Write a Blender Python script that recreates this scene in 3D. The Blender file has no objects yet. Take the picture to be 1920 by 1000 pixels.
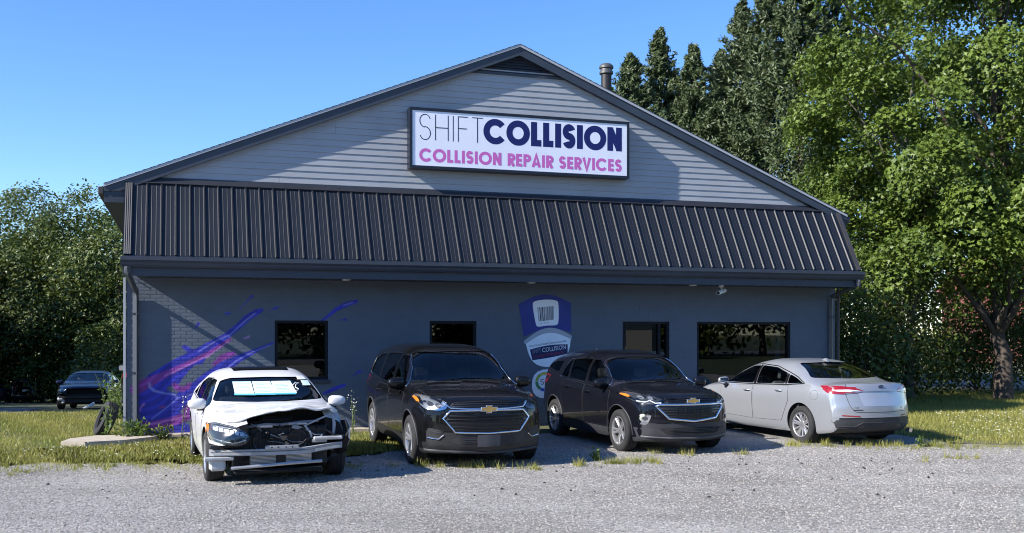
import bpy, bmesh, math, random
import numpy as np
from mathutils import Vector, Matrix
from mathutils.bvhtree import BVHTree
from mathutils.geometry import delaunay_2d_cdt

random.seed(7)
rng = np.random.default_rng(7)
R = math.radians
scene = bpy.context.scene
C = scene.collection

# ------------------------------------------------------------------ camera, sky, sun, exposure
camd = bpy.data.cameras.new('camera')
camd.sensor_width = 36.0
camd.lens = 35.625
camd.shift_y = 0.0625
camd.clip_start = 0.1
camd.clip_end = 900.0
cam = bpy.data.objects.new('camera', camd)
cam.location = (0, 0, 2.0)
cam.rotation_euler = (R(90), 0, 0)
C.objects.link(cam)
scene.camera = cam

THETA = R(18.08)                       # the shop front runs away to the right by this much
SUN_LOCAL = Vector((1.0, 0.19, -0.66))   # direction the light travels, along the shop front
SUN_DIR = (Matrix.Rotation(THETA, 3, 'Z') @ SUN_LOCAL).normalized()
SUN_ELEV = math.asin(-SUN_DIR.z)
SUN_AZ = math.atan2(-SUN_DIR.x, -SUN_DIR.y)

world = bpy.data.worlds.new('World')
scene.world = world
world.use_nodes = True
wn = world.node_tree
sky = wn.nodes.new('ShaderNodeTexSky')
sky.sky_type = 'NISHITA'
sky.sun_disc = False
sky.sun_elevation = SUN_ELEV
sky.sun_rotation = SUN_AZ
sky.altitude = 50
sky.air_density = 1.0
sky.dust_density = 0.0
sky.ozone_density = 6.0
hs = wn.nodes.new('ShaderNodeHueSaturation')      # the phone's vivid blue
hs.inputs['Saturation'].default_value = 1.12
hs.inputs['Hue'].default_value = 0.507
wn.links.new(sky.outputs[0], hs.inputs['Color'])
wn.links.new(hs.outputs[0], wn.nodes['Background'].inputs[0])
wn.nodes['Background'].inputs[1].default_value = 0.125

sund = bpy.data.lights.new('sun', 'SUN')
sund.energy = 5.0
sund.angle = R(0.53)
sund.color = (1.0, 0.95, 0.885)
sun = bpy.data.objects.new('sun', sund)
sun.rotation_euler = SUN_DIR.to_track_quat('-Z', 'Y').to_euler()
sun.location = (-20, -12, 20)
C.objects.link(sun)

scene.view_settings.view_transform = 'Standard'
scene.view_settings.look = 'None'
scene.view_settings.exposure = 0.95
scene.view_settings.gamma = 1.0
scene.render.engine = 'CYCLES'
scene.cycles.filter_width = 1.05
scene.cycles.max_bounces = 8
scene.cycles.transparent_max_bounces = 12

# ------------------------------------------------------------------ helpers
def link(o, parent=None):
    C.objects.link(o)
    if parent is not None:
        o.parent = parent
    return o

def empty(name, loc=(0, 0, 0), rz=0.0, parent=None):
    o = bpy.data.objects.new(name, None)
    o.location = loc
    o.rotation_euler = (0, 0, rz)
    o.empty_display_size = 0.2
    return link(o, parent)

def tag(o, label=None, cat=None, group=None, kind=None):
    if label: o['label'] = label
    if cat: o['category'] = cat
    if group: o['group'] = group
    if kind: o['kind'] = kind
    return o

def copy_tree(o, parent=None):
    c = o.copy(); C.objects.link(c); c.parent = parent
    for ch in list(o.children):
        copy_tree(ch, c)
    return c

def new_obj(name, me, parent=None, mats=None):
    o = bpy.data.objects.new(name, me)
    if mats:
        for m in (mats if isinstance(mats, (list, tuple)) else [mats]):
            me.materials.append(m)
    return link(o, parent)

def frame(d):
    d = Vector(d).normalized()
    a = Vector((0, 0, 1)) if abs(d.z) < 0.9 else Vector((1, 0, 0))
    u = d.cross(a).normalized()
    return u, d.cross(u).normalized()

class MB:
    """collects shapes for ONE mesh object"""
    def __init__(s):
        s.v = []; s.f = []; s.m = []
    def add(s, vs, fs, mi=0):
        b = len(s.v)
        s.v += [tuple(q) for q in vs]
        for f in fs:
            s.f.append([i + b for i in f]); s.m.append(mi)
        return s
    def bx(s, x0, x1, y0, y1, z0, z1, mi=0, mat=None):
        vs = [Vector((x, y, z)) for z in (z0, z1) for y in (y0, y1) for x in (x0, x1)]
        if mat is not None: vs = [mat @ q for q in vs]
        return s.add(vs, [(0, 2, 3, 1), (4, 5, 7, 6), (0, 1, 5, 4), (1, 3, 7, 5), (3, 2, 6, 7), (2, 0, 4, 6)], mi)
    def cbx(s, x0, x1, y0, y1, z0, z1, c=0.01, mi=0, mat=None):
        """box with its twelve edges chamfered"""
        bm = bmesh.new()
        bmesh.ops.create_cube(bm, size=1.0)
        for q in bm.verts:
            q.co = Vector((x0 + (q.co.x + .5) * (x1 - x0), y0 + (q.co.y + .5) * (y1 - y0), z0 + (q.co.z + .5) * (z1 - z0)))
        bmesh.ops.bevel(bm, geom=bm.edges[:], offset=c, segments=1, affect='EDGES')
        bm.verts.index_update()
        vs = [(mat @ q.co if mat is not None else q.co.copy()) for q in bm.verts]
        fs = [[q.index for q in f.verts] for f in bm.faces]
        bm.free()
        return s.add(vs, fs, mi)
    def tube(s, pts, r, n=8, mi=0, closed=False, caps=True):
        pts = [Vector(q) for q in pts]
        k = len(pts); rs = r if isinstance(r, (list, tuple)) else [r] * k
        vs = []; fs = []
        up = None
        for i, q in enumerate(pts):
            if closed: d = pts[(i + 1) % k] - pts[i - 1]
            else: d = pts[min(i + 1, k - 1)] - pts[max(i - 1, 0)]
            if d.length < 1e-9: d = Vector((0, 0, 1))
            d.normalize()
            if up is None: a, b = frame(d)
            else:
                a = up - d * up.dot(d)
                a = a.normalized() if a.length > 1e-6 else frame(d)[0]
                b = d.cross(a)
            up = a
            for j in range(n):
                t = 2 * math.pi * j / n
                vs.append(q + (a * math.cos(t) + b * math.sin(t)) * rs[i])
        m = k if closed else k - 1
        for i in range(m):
            for j in range(n):
                i2 = (i + 1) % k
                fs.append((i * n + j, i * n + (j + 1) % n, i2 * n + (j + 1) % n, i2 * n + j))
        if caps and not closed:
            fs.append(tuple(range(n - 1, -1, -1))); fs.append(tuple(range((k - 1) * n, k * n)))
        return s.add(vs, fs, mi)
    def lathe(s, prof, n=24, mi=0, axis='Z', off=(0, 0, 0)):
        vs = []; fs = []
        for (r, h) in prof:
            for j in range(n):
                t = 2 * math.pi * j / n
                a, b = r * math.cos(t), r * math.sin(t)
                q = {'Z': (a, b, h), 'Y': (a, h, b), 'X': (h, a, b)}[axis]
                vs.append((q[0] + off[0], q[1] + off[1], q[2] + off[2]))
        for i in range(len(prof) - 1):
            for j in range(n):
                fs.append((i * n + j, i * n + (j + 1) % n, (i + 1) * n + (j + 1) % n, (i + 1) * n + j))
        return s.add(vs, fs, mi)
    def prism(s, poly, axis, a0, a1, mi=0):
        n = len(poly)
        def P(q, h): return {'X': (h, q[0], q[1]), 'Y': (q[0], h, q[1]), 'Z': (q[0], q[1], h)}[axis]
        vs = [P(q, a0) for q in poly] + [P(q, a1) for q in poly]
        fs = [tuple(range(n)), tuple(range(2 * n - 1, n - 1, -1))]
        fs += [(i, (i + 1) % n, n + (i + 1) % n, n + i) for i in range(n)]
        return s.add(vs, fs, mi)
    def mesh(s, name='m', smooth=None, fix=True):
        me = bpy.data.meshes.new(name)
        me.from_pydata(s.v, [], s.f)
        me.polygons.foreach_set('material_index', s.m)
        if fix:
            bm = bmesh.new(); bm.from_mesh(me)
            bmesh.ops.recalc_face_normals(bm, faces=bm.faces[:])
            bm.to_mesh(me); bm.free()
        if smooth is not None:
            me.shade_smooth(); me.set_sharp_from_angle(angle=R(smooth))
        me.update()
        return me
    def build(s, name, mats, parent=None, smooth=None, fix=True):
        return new_obj(name, s.mesh(name, smooth, fix), parent, mats)

def np_mesh(name, V, F, attrs=None, smooth=False):
    """fast mesh: V (n,3), F (m,k) faces of one size; attrs = {name: per-vertex float or rgb array}"""
    me = bpy.data.meshes.new(name)
    V = np.ascontiguousarray(V, dtype=np.float32); F = np.ascontiguousarray(F, dtype=np.int32)
    me.vertices.add(len(V)); me.vertices.foreach_set('co', V.ravel())
    m, k = F.shape
    me.loops.add(m * k); me.loops.foreach_set('vertex_index', F.ravel())
    me.polygons.add(m); me.polygons.foreach_set('loop_start', np.arange(0, m * k, k, dtype=np.int32))
    me.polygons.foreach_set('use_smooth', np.full(m, bool(smooth)))
    for an, arr in (attrs or {}).items():
        arr = np.asarray(arr, dtype=np.float32)
        if arr.ndim == 1:
            a = me.attributes.new(an, 'FLOAT', 'POINT'); a.data.foreach_set('value', arr)
        else:
            a = me.attributes.new(an, 'FLOAT_COLOR', 'POINT')
            a.data.foreach_set('color', np.concatenate([arr, np.ones((len(arr), 1), np.float32)], 1).ravel())
    me.update(); me.validate()
    return me

# ------------------------------------------------------------------ materials
MATS = {}
def mat(name, col=(.5, .5, .5), rough=.6, metal=0.0, spec=.5, coat=0.0, var=0.0, scale=8.0, bump=0.0, bscale=60.0,
        attr=None, emit=0.0, dirt=None, dirtscale=1.5):
    if name in MATS: return MATS[name]
    m = bpy.data.materials.new(name); m.use_nodes = True
    nt = m.node_tree; N = nt.nodes; Lk = nt.links
    b = N['Principled BSDF']
    b.inputs['Base Color'].default_value = (*col, 1)
    b.inputs['Roughness'].default_value = rough
    b.inputs['Metallic'].default_value = metal
    b.inputs['Specular IOR Level'].default_value = spec
    b.inputs['Coat Weight'].default_value = coat
    b.inputs['Coat Roughness'].default_value = 0.03
    src = None
    tc = N.new('ShaderNodeTexCoord')
    if attr:
        a = N.new('ShaderNodeAttribute'); a.attribute_name = attr; src = a.outputs['Color']
    if var > 0:
        n = N.new('ShaderNodeTexNoise'); n.inputs['Scale'].default_value = scale; n.inputs['Detail'].default_value = 6
        Lk.new(tc.outputs['Object'], n.inputs['Vector'])
        mr = N.new('ShaderNodeMapRange'); mr.inputs[1].default_value = .25; mr.inputs[2].default_value = .75
        mr.inputs[3].default_value = 1 - var; mr.inputs[4].default_value = 1 + var
        Lk.new(n.outputs[0], mr.inputs[0])
        mx = N.new('ShaderNodeMix'); mx.data_type = 'RGBA'; mx.blend_type = 'MULTIPLY'; mx.inputs[0].default_value = 1
        if src is not None: Lk.new(src, mx.inputs[6])
        else: mx.inputs[6].default_value = (*col, 1)
        Lk.new(mr.outputs[0], mx.inputs[7]); src = mx.outputs[2]
    if dirt is not None:
        n = N.new('ShaderNodeTexNoise'); n.inputs['Scale'].default_value = dirtscale; n.inputs['Detail'].default_value = 8
        Lk.new(tc.outputs['Object'], n.inputs['Vector'])
        mr = N.new('ShaderNodeMapRange'); mr.inputs[1].default_value = .48; mr.inputs[2].default_value = .75
        mr.inputs[3].default_value = 0; mr.inputs[4].default_value = dirt[3]
        Lk.new(n.outputs[0], mr.inputs[0])
        mx = N.new('ShaderNodeMix'); mx.data_type = 'RGBA'
        Lk.new(mr.outputs[0], mx.inputs[0])
        if src is not None: Lk.new(src, mx.inputs[6])
        else: mx.inputs[6].default_value = (*col, 1)
        mx.inputs[7].default_value = (*dirt[:3], 1); src = mx.outputs[2]
        mr2 = N.new('ShaderNodeMapRange'); mr2.inputs[3].default_value = rough; mr2.inputs[4].default_value = min(1, rough + .35)
        Lk.new(mr.outputs[0], mr2.inputs[0]); Lk.new(mr2.outputs[0], b.inputs['Roughness'])
    if src is not None: Lk.new(src, b.inputs['Base Color'])
    if bump > 0:
        n = N.new('ShaderNodeTexNoise'); n.inputs['Scale'].default_value = bscale; n.inputs['Detail'].default_value = 4
        Lk.new(tc.outputs['Object'], n.inputs['Vector'])
        bp = N.new('ShaderNodeBump'); bp.inputs['Strength'].default_value = 1.0; bp.inputs['Distance'].default_value = bump
        Lk.new(n.outputs[0], bp.inputs['Height']); Lk.new(bp.outputs[0], b.inputs['Normal'])
    if emit > 0:
        b.inputs['Emission Color'].default_value = (*col, 1); b.inputs['Emission Strength'].default_value = emit
    MATS[name] = m
    return m

def glass_mat(name, tint=(.35, .40, .40), rough=0.01, ior=1.5, boost=1.0):
    if name in MATS: return MATS[name]
    m = bpy.data.materials.new(name); m.use_nodes = True
    nt = m.node_tree; N = nt.nodes; Lk = nt.links
    N.remove(N['Principled BSDF'])
    tr = N.new('ShaderNodeBsdfTransparent'); tr.inputs[0].default_value = (*tint, 1)
    gl = N.new('ShaderNodeBsdfGlossy'); gl.inputs['Roughness'].default_value = rough; gl.inputs['Color'].default_value = (boost, boost, boost, 1)
    fr = N.new('ShaderNodeFresnel'); fr.inputs[0].default_value = ior
    mx = N.new('ShaderNodeMixShader')
    Lk.new(fr.outputs[0], mx.inputs[0]); Lk.new(tr.outputs[0], mx.inputs[1]); Lk.new(gl.outputs[0], mx.inputs[2])
    Lk.new(mx.outputs[0], N['Material Output'].inputs[0])
    MATS[name] = m
    return m

SLATE = (.036, .045, .062)
BRICK = (.102, .125, .158)
M_brick = mat('painted_brick', BRICK, .72, attr='paint', var=.07, scale=2.5, bump=.0007, bscale=60)
M_trim = mat('slate_trim', SLATE, .5, var=.12, scale=3)
M_trimlight = mat('pale_drip_edge', (.40, .41, .43), .45)
M_siding = mat('grey_siding', (.325, .335, .352), .55, var=.08, scale=1.3, dirt=(.15, .15, .15, .22), dirtscale=.9, bump=.0008, bscale=30)
M_metal = mat('charcoal_roof_metal', (.0105, .0125, .0165), .45, spec=.5, var=.32, scale=.9)
M_shingle = mat('dark_shingle', (.035, .034, .036), .9, var=.3, scale=30, bump=.004)
M_black = mat('black', (.006, .006, .007), .6)
M_dark = mat('dark_interior', (.012, .012, .013), .9, var=.4, scale=1.5)
M_frame = mat('dark_window_frame', (.007, .008, .011), .6, spec=.25)
M_glass = glass_mat('shop_glass', (.42, .46, .46), .004, 1.56)
M_white = mat('white_paint', (.78, .78, .78), .45)
M_concrete = mat('concrete', (.42, .36, .28), .9, var=.22, scale=9, bump=.004, bscale=40)

# ------------------------------------------------------------------ the setting: ground sheets
def sheet(name, poly, z, m, kind='structure', parent=None):
    bm = bmesh.new()
    vs = [bm.verts.new((x, y, z)) for x, y in poly]
    f = bm.faces.new(vs)
    if f.normal.z < 0: bmesh.ops.reverse_faces(bm, faces=[f])
    bmesh.ops.triangulate(bm, faces=bm.faces[:])
    me = bpy.data.meshes.new(name); bm.to_mesh(me); bm.free()
    o = new_obj(name, me, parent, m)
    if kind and parent is None: o['kind'] = kind
    return o

def ground_mat():
    m = bpy.data.materials.new('soil_and_grass'); m.use_nodes = True
    nt = m.node_tree; N = nt.nodes; Lk = nt.links; b = N['Principled BSDF']
    tc = N.new('ShaderNodeTexCoord')
    n1 = N.new('ShaderNodeTexNoise'); n1.inputs['Scale'].default_value = .8; n1.inputs['Detail'].default_value = 8
    n2 = N.new('ShaderNodeTexNoise'); n2.inputs['Scale'].default_value = 14; n2.inputs['Detail'].default_value = 8
    for n in (n1, n2): Lk.new(tc.outputs['Object'], n.inputs['Vector'])
    r1 = N.new('ShaderNodeValToRGB')
    r1.color_ramp.elements[0].position = .38; r1.color_ramp.elements[0].color = (.13, .105, .06, 1)
    r1.color_ramp.elements[1].position = .62; r1.color_ramp.elements[1].color = (.075, .105, .03, 1)
    Lk.new(n1.outputs[0], r1.inputs[0])
    mr = N.new('ShaderNodeMapRange'); mr.inputs[1].default_value = .25; mr.inputs[2].default_value = .75; mr.inputs[3].default_value = .55; mr.inputs[4].default_value = 1.4
    Lk.new(n2.outputs[0], mr.inputs[0])
    mx = N.new('ShaderNodeMix'); mx.data_type = 'RGBA'; mx.blend_type = 'MULTIPLY'; mx.inputs[0].default_value = 1
    Lk.new(r1.outputs[0], mx.inputs[6]); Lk.new(mr.outputs[0], mx.inputs[7]); Lk.new(mx.outputs[2], b.inputs['Base Color'])
    b.inputs['Roughness'].default_value = 1
    bp = N.new('ShaderNodeBump'); bp.inputs['Distance'].default_value = .05; Lk.new(n2.outputs[0], bp.inputs['Height']); Lk.new(bp.outputs[0], b.inputs['Normal'])
    return m

def gravel_mat():
    m = bpy.data.materials.new('crushed_stone'); m.use_nodes = True
    nt = m.node_tree; N = nt.nodes; Lk = nt.links; b = N['Principled BSDF']
    tc = N.new('ShaderNodeTexCoord')
    v = N.new('ShaderNodeTexVoronoi'); v.inputs['Scale'].default_value = 44
    v2 = N.new('ShaderNodeTexVoronoi'); v2.inputs['Scale'].default_value = 90
    n = N.new('ShaderNodeTexNoise'); n.inputs['Scale'].default_value = .55; n.inputs['Detail'].default_value = 7
    for q in (v, v2, n): Lk.new(tc.outputs['Object'], q.inputs['Vector'])
    sep = N.new('ShaderNodeSeparateColor'); Lk.new(v.outputs['Color'], sep.inputs[0])
    r = N.new('ShaderNodeValToRGB'); e = r.color_ramp.elements
    e[0].position = 0; e[0].color = (.19, .183, .172, 1); e[1].position = 1; e[1].color = (.53, .51, .48, 1)
    e2 = e.new(.5); e2.color = (.36, .347, .325, 1)
    Lk.new(sep.outputs[0], r.inputs[0])
    d = N.new('ShaderNodeMapRange'); d.inputs[1].default_value = 0; d.inputs[2].default_value = .55; d.inputs[3].default_value = 1.15; d.inputs[4].default_value = .55
    Lk.new(v2.outputs['Distance'], d.inputs[0])
    mx = N.new('ShaderNodeMix'); mx.data_type = 'RGBA'; mx.blend_type = 'MULTIPLY'; mx.inputs[0].default_value = .7
    Lk.new(r.outputs[0], mx.inputs[6]); Lk.new(d.outputs[0], mx.inputs[7])
    r2 = N.new('ShaderNodeValToRGB'); e = r2.color_ramp.elements
    e[0].position = .33; e[0].color = (.68, .655, .62, 1); e[1].position = .66; e[1].color = (1.12, 1.11, 1.10, 1)
    mp = N.new('ShaderNodeMapping'); mp.inputs['Scale'].default_value = (.35, 1.5, 1); mp.inputs['Rotation'].default_value = (0, 0, R(9))
    Lk.new(tc.outputs['Object'], mp.inputs['Vector']); n3 = N.new('ShaderNodeTexNoise'); n3.inputs['Scale'].default_value = .9; n3.inputs['Detail'].default_value = 6
    Lk.new(mp.outputs[0], n3.inputs['Vector'])
    av = N.new('ShaderNodeMath'); av.operation = 'MULTIPLY_ADD'; av.inputs[1].default_value = .5
    hf = N.new('ShaderNodeMath'); hf.operation = 'MULTIPLY'; hf.inputs[1].default_value = .5
    Lk.new(n.outputs[0], hf.inputs[0]); Lk.new(n3.outputs[0], av.inputs[0]); Lk.new(hf.outputs[0], av.inputs[2])
    Lk.new(av.outputs[0], r2.inputs[0])
    mx2 = N.new('ShaderNodeMix'); mx2.data_type = 'RGBA'; mx2.blend_type = 'MULTIPLY'; mx2.inputs[0].default_value = 1
    Lk.new(mx.outputs[2], mx2.inputs[6]); Lk.new(r2.outputs[0], mx2.inputs[7])
    Lk.new(mx2.outputs[2], b.inputs['Base Color'])
    b.inputs['Roughness'].default_value = .9
    bp = N.new('ShaderNodeBump'); bp.inputs['Distance'].default_value = .02; bp.inputs['Strength'].default_value = .7; bp.invert = True
    Lk.new(v.outputs['Distance'], bp.inputs['Height']); Lk.new(bp.outputs[0], b.inputs['Normal'])
    return m

M_ground = ground_mat(); M_gravel = gravel_mat()
M_asphalt = mat('worn_asphalt', (.11, .11, .115), .9, var=.25, scale=3, bump=.006, bscale=120)

def terrain(x, y):
    """level lot; the land falls away gently behind the left side of the shop"""
    t = min(max((-6.5 - x) / 4.0, 0), 1); t = t * t * (3 - 2 * t)
    return -.062 * min(max(0.0, y - 23.0), 55.0) * t
gx_ = [-320, -200, -130, -100, -80, -65] + [-60 + 2 * i for i in range(36)] + [14, 18, 24, 40, 80, 160, 320]
gy_ = [-320, -160, -60, -20, 0, 10, 16] + [20 + 1.5 * i for i in range(48)] + [95, 110, 150, 220, 320]
gv_ = [(x, y, terrain(x, y)) for y in gy_ for x in gx_]; nx_ = len(gx_)
gf_ = [(j * nx_ + i, j * nx_ + i + 1, (j + 1) * nx_ + i + 1, (j + 1) * nx_ + i) for j in range(len(gy_) - 1) for i in range(nx_ - 1)]
gm_ = bpy.data.meshes.new('ground'); gm_.from_pydata(gv_, [], gf_)
new_obj('ground', gm_, None, M_ground)['kind'] = 'structure'
def wob(pts, amp=.18, step=.35, seed=3):
    rr = random.Random(seed); out = []
    n = len(pts)
    for i in range(n):
        a, b = Vector(pts[i]), Vector(pts[(i + 1) % n]); L = (b - a).length
        k = max(1, int(min(L / step, 60)))
        for j in range(k):
            q = a.lerp(b, j / k)
            if L < 40: q = q + Vector((rr.uniform(-amp, amp), rr.uniform(-amp, amp)))
            out.append((q.x, q.y))
    return out
LOT = [(-20, -16), (22, -16), (22, 17.3), (12, 17.25), (8.9, 17.4), (7.9, 18.1), (7.0, 19.4), (5.4, 21.0), (3.9, 21.4), (1.7, 20.6), (.2, 19.3),
       (-1.0, 18.0), (-2.0, 16.6), (-3.2, 15.5), (-4.7, 15.15), (-5.6, 15.1), (-6.9, 15.2), (-8.2, 14.5), (-12, 14.2), (-20, 14.0)]
sheet('gravel_lot', wob(LOT, .30), 0.004, M_gravel)
dv = []; df = []
for k in range(30):
    y = 26.5 + k * 1.2
    xr = -.452 * y - .6 + .25 * math.sin(y * 1.3) if y < 37 else -.445 * y - 3.2
    for q in range(12):
        x = -62 + (xr + 62) * q / 11; dv.append((x, y, terrain(x, y) + .03))
df = [(k * 12 + q, k * 12 + q + 1, (k + 1) * 12 + q + 1, (k + 1) * 12 + q) for k in range(29) for q in range(11)]
dm = bpy.data.meshes.new('asphalt_drive'); dm.from_pydata(dv, [], df)
new_obj('asphalt_drive', dm, None, M_asphalt)['kind'] = 'structure'
sheet('street', [(9.0, 35.5), (90, 30), (90, 36), (12.0, 41.5)], 0.004, mat('pale_street', (.20, .20, .21), .9, var=.15, scale=2))
M_lawn = mat('far_lawn_green', (.035, .055, .016), 1.0, var=.3, scale=.6)
sheet('lawn', [(-150, -150), (150, -150), (150, -28), (-150, -28)], 0.004, M_lawn)
sheet('side_lawn', [(22.3, -17.9), (150, -17.9), (150, 16), (22.3, 16)], 0.004, M_lawn)
sheet('front_street', [(-150, -28), (150, -28), (150, -18), (-150, -18)], 0.004, M_asphalt)

# ------------------------------------------------------------------ the shop building (local frame: x along the front, y into the building)
BX, BY = -7.1584, 18.8119
Rz = Matrix.Rotation(THETA, 4, 'Z')
def bw(x, y, z=0.0):
    q = Rz @ Vector((x, y, z)); return Vector((q.x + BX, q.y + BY, z))
W = 15.45; DEPTH = 17.0
shop = empty('repair_shop', (BX, BY, 0), THETA)
tag(shop, 'slate grey brick repair shop with gable siding and ribbed metal mansard', 'building')
SOF = 2.985                                     # soffit height
OPEN = [(2.69, 3.717, 1.035, 2.196, 'window'), (5.77, 6.76, 1.035, 2.196, 'window'), (10.05, 11.17, 0.03, 2.197, 'door'), (11.85, 14.245, .66, 2.192, 'window')]
MURAL = [
    ('B', [(2.44, 2.39, 0.039),(2.34, 2.35, 0.059),(2.16, 2.23, 0.064),(1.99, 2.06, 0.059),(1.79, 1.9, 0.059),(1.6, 1.77, 0.078),(1.4, 1.64, 0.098),(1.18, 1.49, 0.127),(0.97, 1.34, 0.167),(0.76, 1.15, 0.225),(0.59, 0.96, 0.294),(0.52, 0.75, 0.333),(0.56, 0.55, 0.343),(0.68, 0.4, 0.294)]),
    ('B', [(1.02, 1.69, 0.039),(1.08, 1.65, 0.044),(1.18, 1.56, 0.078),(1.28, 1.47, 0.118)]),
    ('B', [(0.49, 0.75, 0.294),(0.51, 0.5, 0.294),(0.59, 0.35, 0.275),(0.87, 0.37, 0.255),(1.06, 0.54, 0.294),(1.18, 0.69, 0.294)]),
    ('B', [(2.66, 1.76, 0.016),(2.46, 1.67, 0.029),(2.22, 1.56, 0.049),(1.99, 1.45, 0.078),(1.74, 1.29, 0.118),(1.51, 1.09, 0.157),(1.3, 0.87, 0.196),(1.08, 0.67, 0.235),(0.87, 0.47, 0.235)]),
    ('K', [(0.76, 0.91, 0.049),(0.82, 0.89, 0.064),(0.87, 0.86, 0.029)]),
    ('M', [(1.86, 1.83, 0.029),(1.7, 1.72, 0.034),(1.45, 1.56, 0.039),(1.16, 1.41, 0.044),(0.87, 1.27, 0.049),(0.59, 1.13, 0.069),(0.35, 1.01, 0.098),(0.16, 0.9, 0.098)]),
    ('P', [(1.82, 1.79, 0.01),(1.5, 1.55, 0.012),(1.06, 1.33, 0.012),(0.68, 1.15, 0.012)]),
    ('M', [(1.92, 1.56, 0.039),(1.82, 1.53, 0.059),(1.69, 1.47, 0.059),(1.55, 1.35, 0.029)]),
    ('M', [(0.84, 0.98, 0.039),(0.9, 0.92, 0.059),(0.99, 0.89, 0.049),(1.08, 0.93, 0.049),(1.12, 0.99, 0.029)]),
    ('M', [(1.06, 0.49, 0.069),(1.21, 0.56, 0.127),(1.4, 0.68, 0.118),(1.55, 0.76, 0.088)]),
    ('M', [(0.27, 0.21, 0.088),(0.49, 0.23, 0.078),(0.78, 0.28, 0.088),(1.02, 0.35, 0.088),(1.26, 0.46, 0.088),(1.5, 0.58, 0.059)]),
    ('B', [(0.29, 0.09, 0.039),(0.59, 0.1, 0.059),(0.97, 0.13, 0.108),(1.35, 0.16, 0.127),(1.74, 0.17, 0.118)]),
    ('M', [(0.87, 0.0, 0.039),(1.16, 0.01, 0.049),(1.55, 0.05, 0.039)]),
    ('K', [(1.08, 0.27, 0.039),(1.16, 0.24, 0.059),(1.22, 0.26, 0.039)]),
    ('W', [(0.4, 1.02, 0.015),(0.41, 0.94, 0.025),(0.49, 0.87, 0.02),(0.67, 0.82, 0.015),(0.84, 0.8, 0.015),(0.9, 0.73, 0.012)]),
    ('W', [(0.94, 0.75, 0.012),(0.7, 0.55, 0.01),(0.44, 0.34, 0.008)]),
    ('W', [(1.55, 1.13, 0.025),(1.4, 0.97, 0.029),(1.22, 0.82, 0.02),(1.06, 0.75, 0.008)]),
    ('W', [(2.59, 1.71, 0.008),(2.24, 1.57, 0.012),(1.99, 1.43, 0.012),(1.79, 1.27, 0.01)]),
    ('W', [(2.32, 2.33, 0.012),(2.14, 2.19, 0.012),(1.86, 1.92, 0.01),(1.63, 1.82, 0.01),(1.47, 1.72, 0.01),(1.28, 1.6, 0.01)]),
    ('P', [(0.31, 0.23, 0.012),(0.59, 0.28, 0.012),(0.97, 0.36, 0.01),(1.26, 0.42, 0.01)]),
    ('P', [(0.23, 0.5, 0.01),(0.26, 0.58, 0.012),(0.3, 0.62, 0.022)]),
    ('M', [(0.59, 0.55, 0.02),(0.65, 0.58, 0.025)]),
    ('B', [(2.02, 2.39, 0.005),(2.14, 2.53, 0.006),(2.23, 2.63, 0.014),(2.26, 2.66, 0.029)]),
    ('B', [(1.78, 2.32, 0.02),(1.84, 2.33, 0.023)]),
    ('B', [(2.6, 2.39, 0.004),(2.68, 2.43, 0.012),(2.73, 2.44, 0.027)]),
    ('B', [(3.56, 2.17, 0.015),(3.69, 2.26, 0.025),(3.87, 2.41, 0.039),(4.06, 2.51, 0.049),(4.28, 2.58, 0.034)]),
    ('W', [(4.03, 2.5, 0.01),(4.21, 2.56, 0.01)]),
    ('B', [(3.87, 2.2, 0.005),(4.0, 2.21, 0.008),(4.06, 2.22, 0.025)]),
    ('B', [(4.19, 1.09, 0.005),(4.28, 1.15, 0.014),(4.35, 1.19, 0.027)]),
    ('B', [(3.64, 0.76, 0.025),(3.85, 0.85, 0.039),(4.04, 0.92, 0.029)]),
    ('B', [(1.22, 2.04, 0.008),(1.25, 2.09, 0.02),(1.28, 2.13, 0.029)]),
    ('P', [(2.1, 1.85, 0.008),(2.16, 1.86, 0.014),(2.2, 1.88, 0.02)]),
    ('P', [(1.42, 1.48, 0.012),(1.47, 1.51, 0.016)]),
]
PCOL = {'B': (.036, .040, .40), 'M': (.24, .05, .30), 'P': (.60, .26, .60), 'W': (.42, .46, .80), 'K': BRICK}
PALPHA = {'W': .45, 'P': .7}
def paint_at(P):
    """wall paint colour at points (n,2) of the front: slate grey with the painted splash"""
    col = np.tile(np.array(BRICK, float), (len(P), 1))
    for key, pts in MURAL:
        dist = np.full(len(P), 9.0)
        for (x0, z0, w0), (x1, z1, w1) in zip(pts[:-1], pts[1:]):
            d = np.array([x1 - x0, z1 - z0]); L2 = max(1e-9, d @ d)
            t = np.clip(((P - [x0, z0]) @ d) / L2, 0, 1)
            q = P - (np.array([x0, z0]) + t[:, None] * d)
            dist = np.minimum(dist, np.hypot(q[:, 0], q[:, 1]) - (w0 + (w1 - w0) * t))
        a = np.clip(.5 - dist / .018, 0, 1) * PALPHA.get(key, 1.0)
        c = np.array(PCOL[key])
        if key in 'BM':                                   # streaky brushed paint
            st = .5 + .5 * np.sin(P[:, 0] * 21 - P[:, 1] * 34 + 2.5 * np.sin(P[:, 0] * 5 + P[:, 1] * 3))
            cc = c * (.80 + .45 * st[:, None] ** 3)
        else: cc = c
        col = col * (1 - a[:, None]) + cc * a[:, None]
    return col
ZONE = (6.9 * .62, 2.75)       # the painted part of the wall: x below, z below

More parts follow.
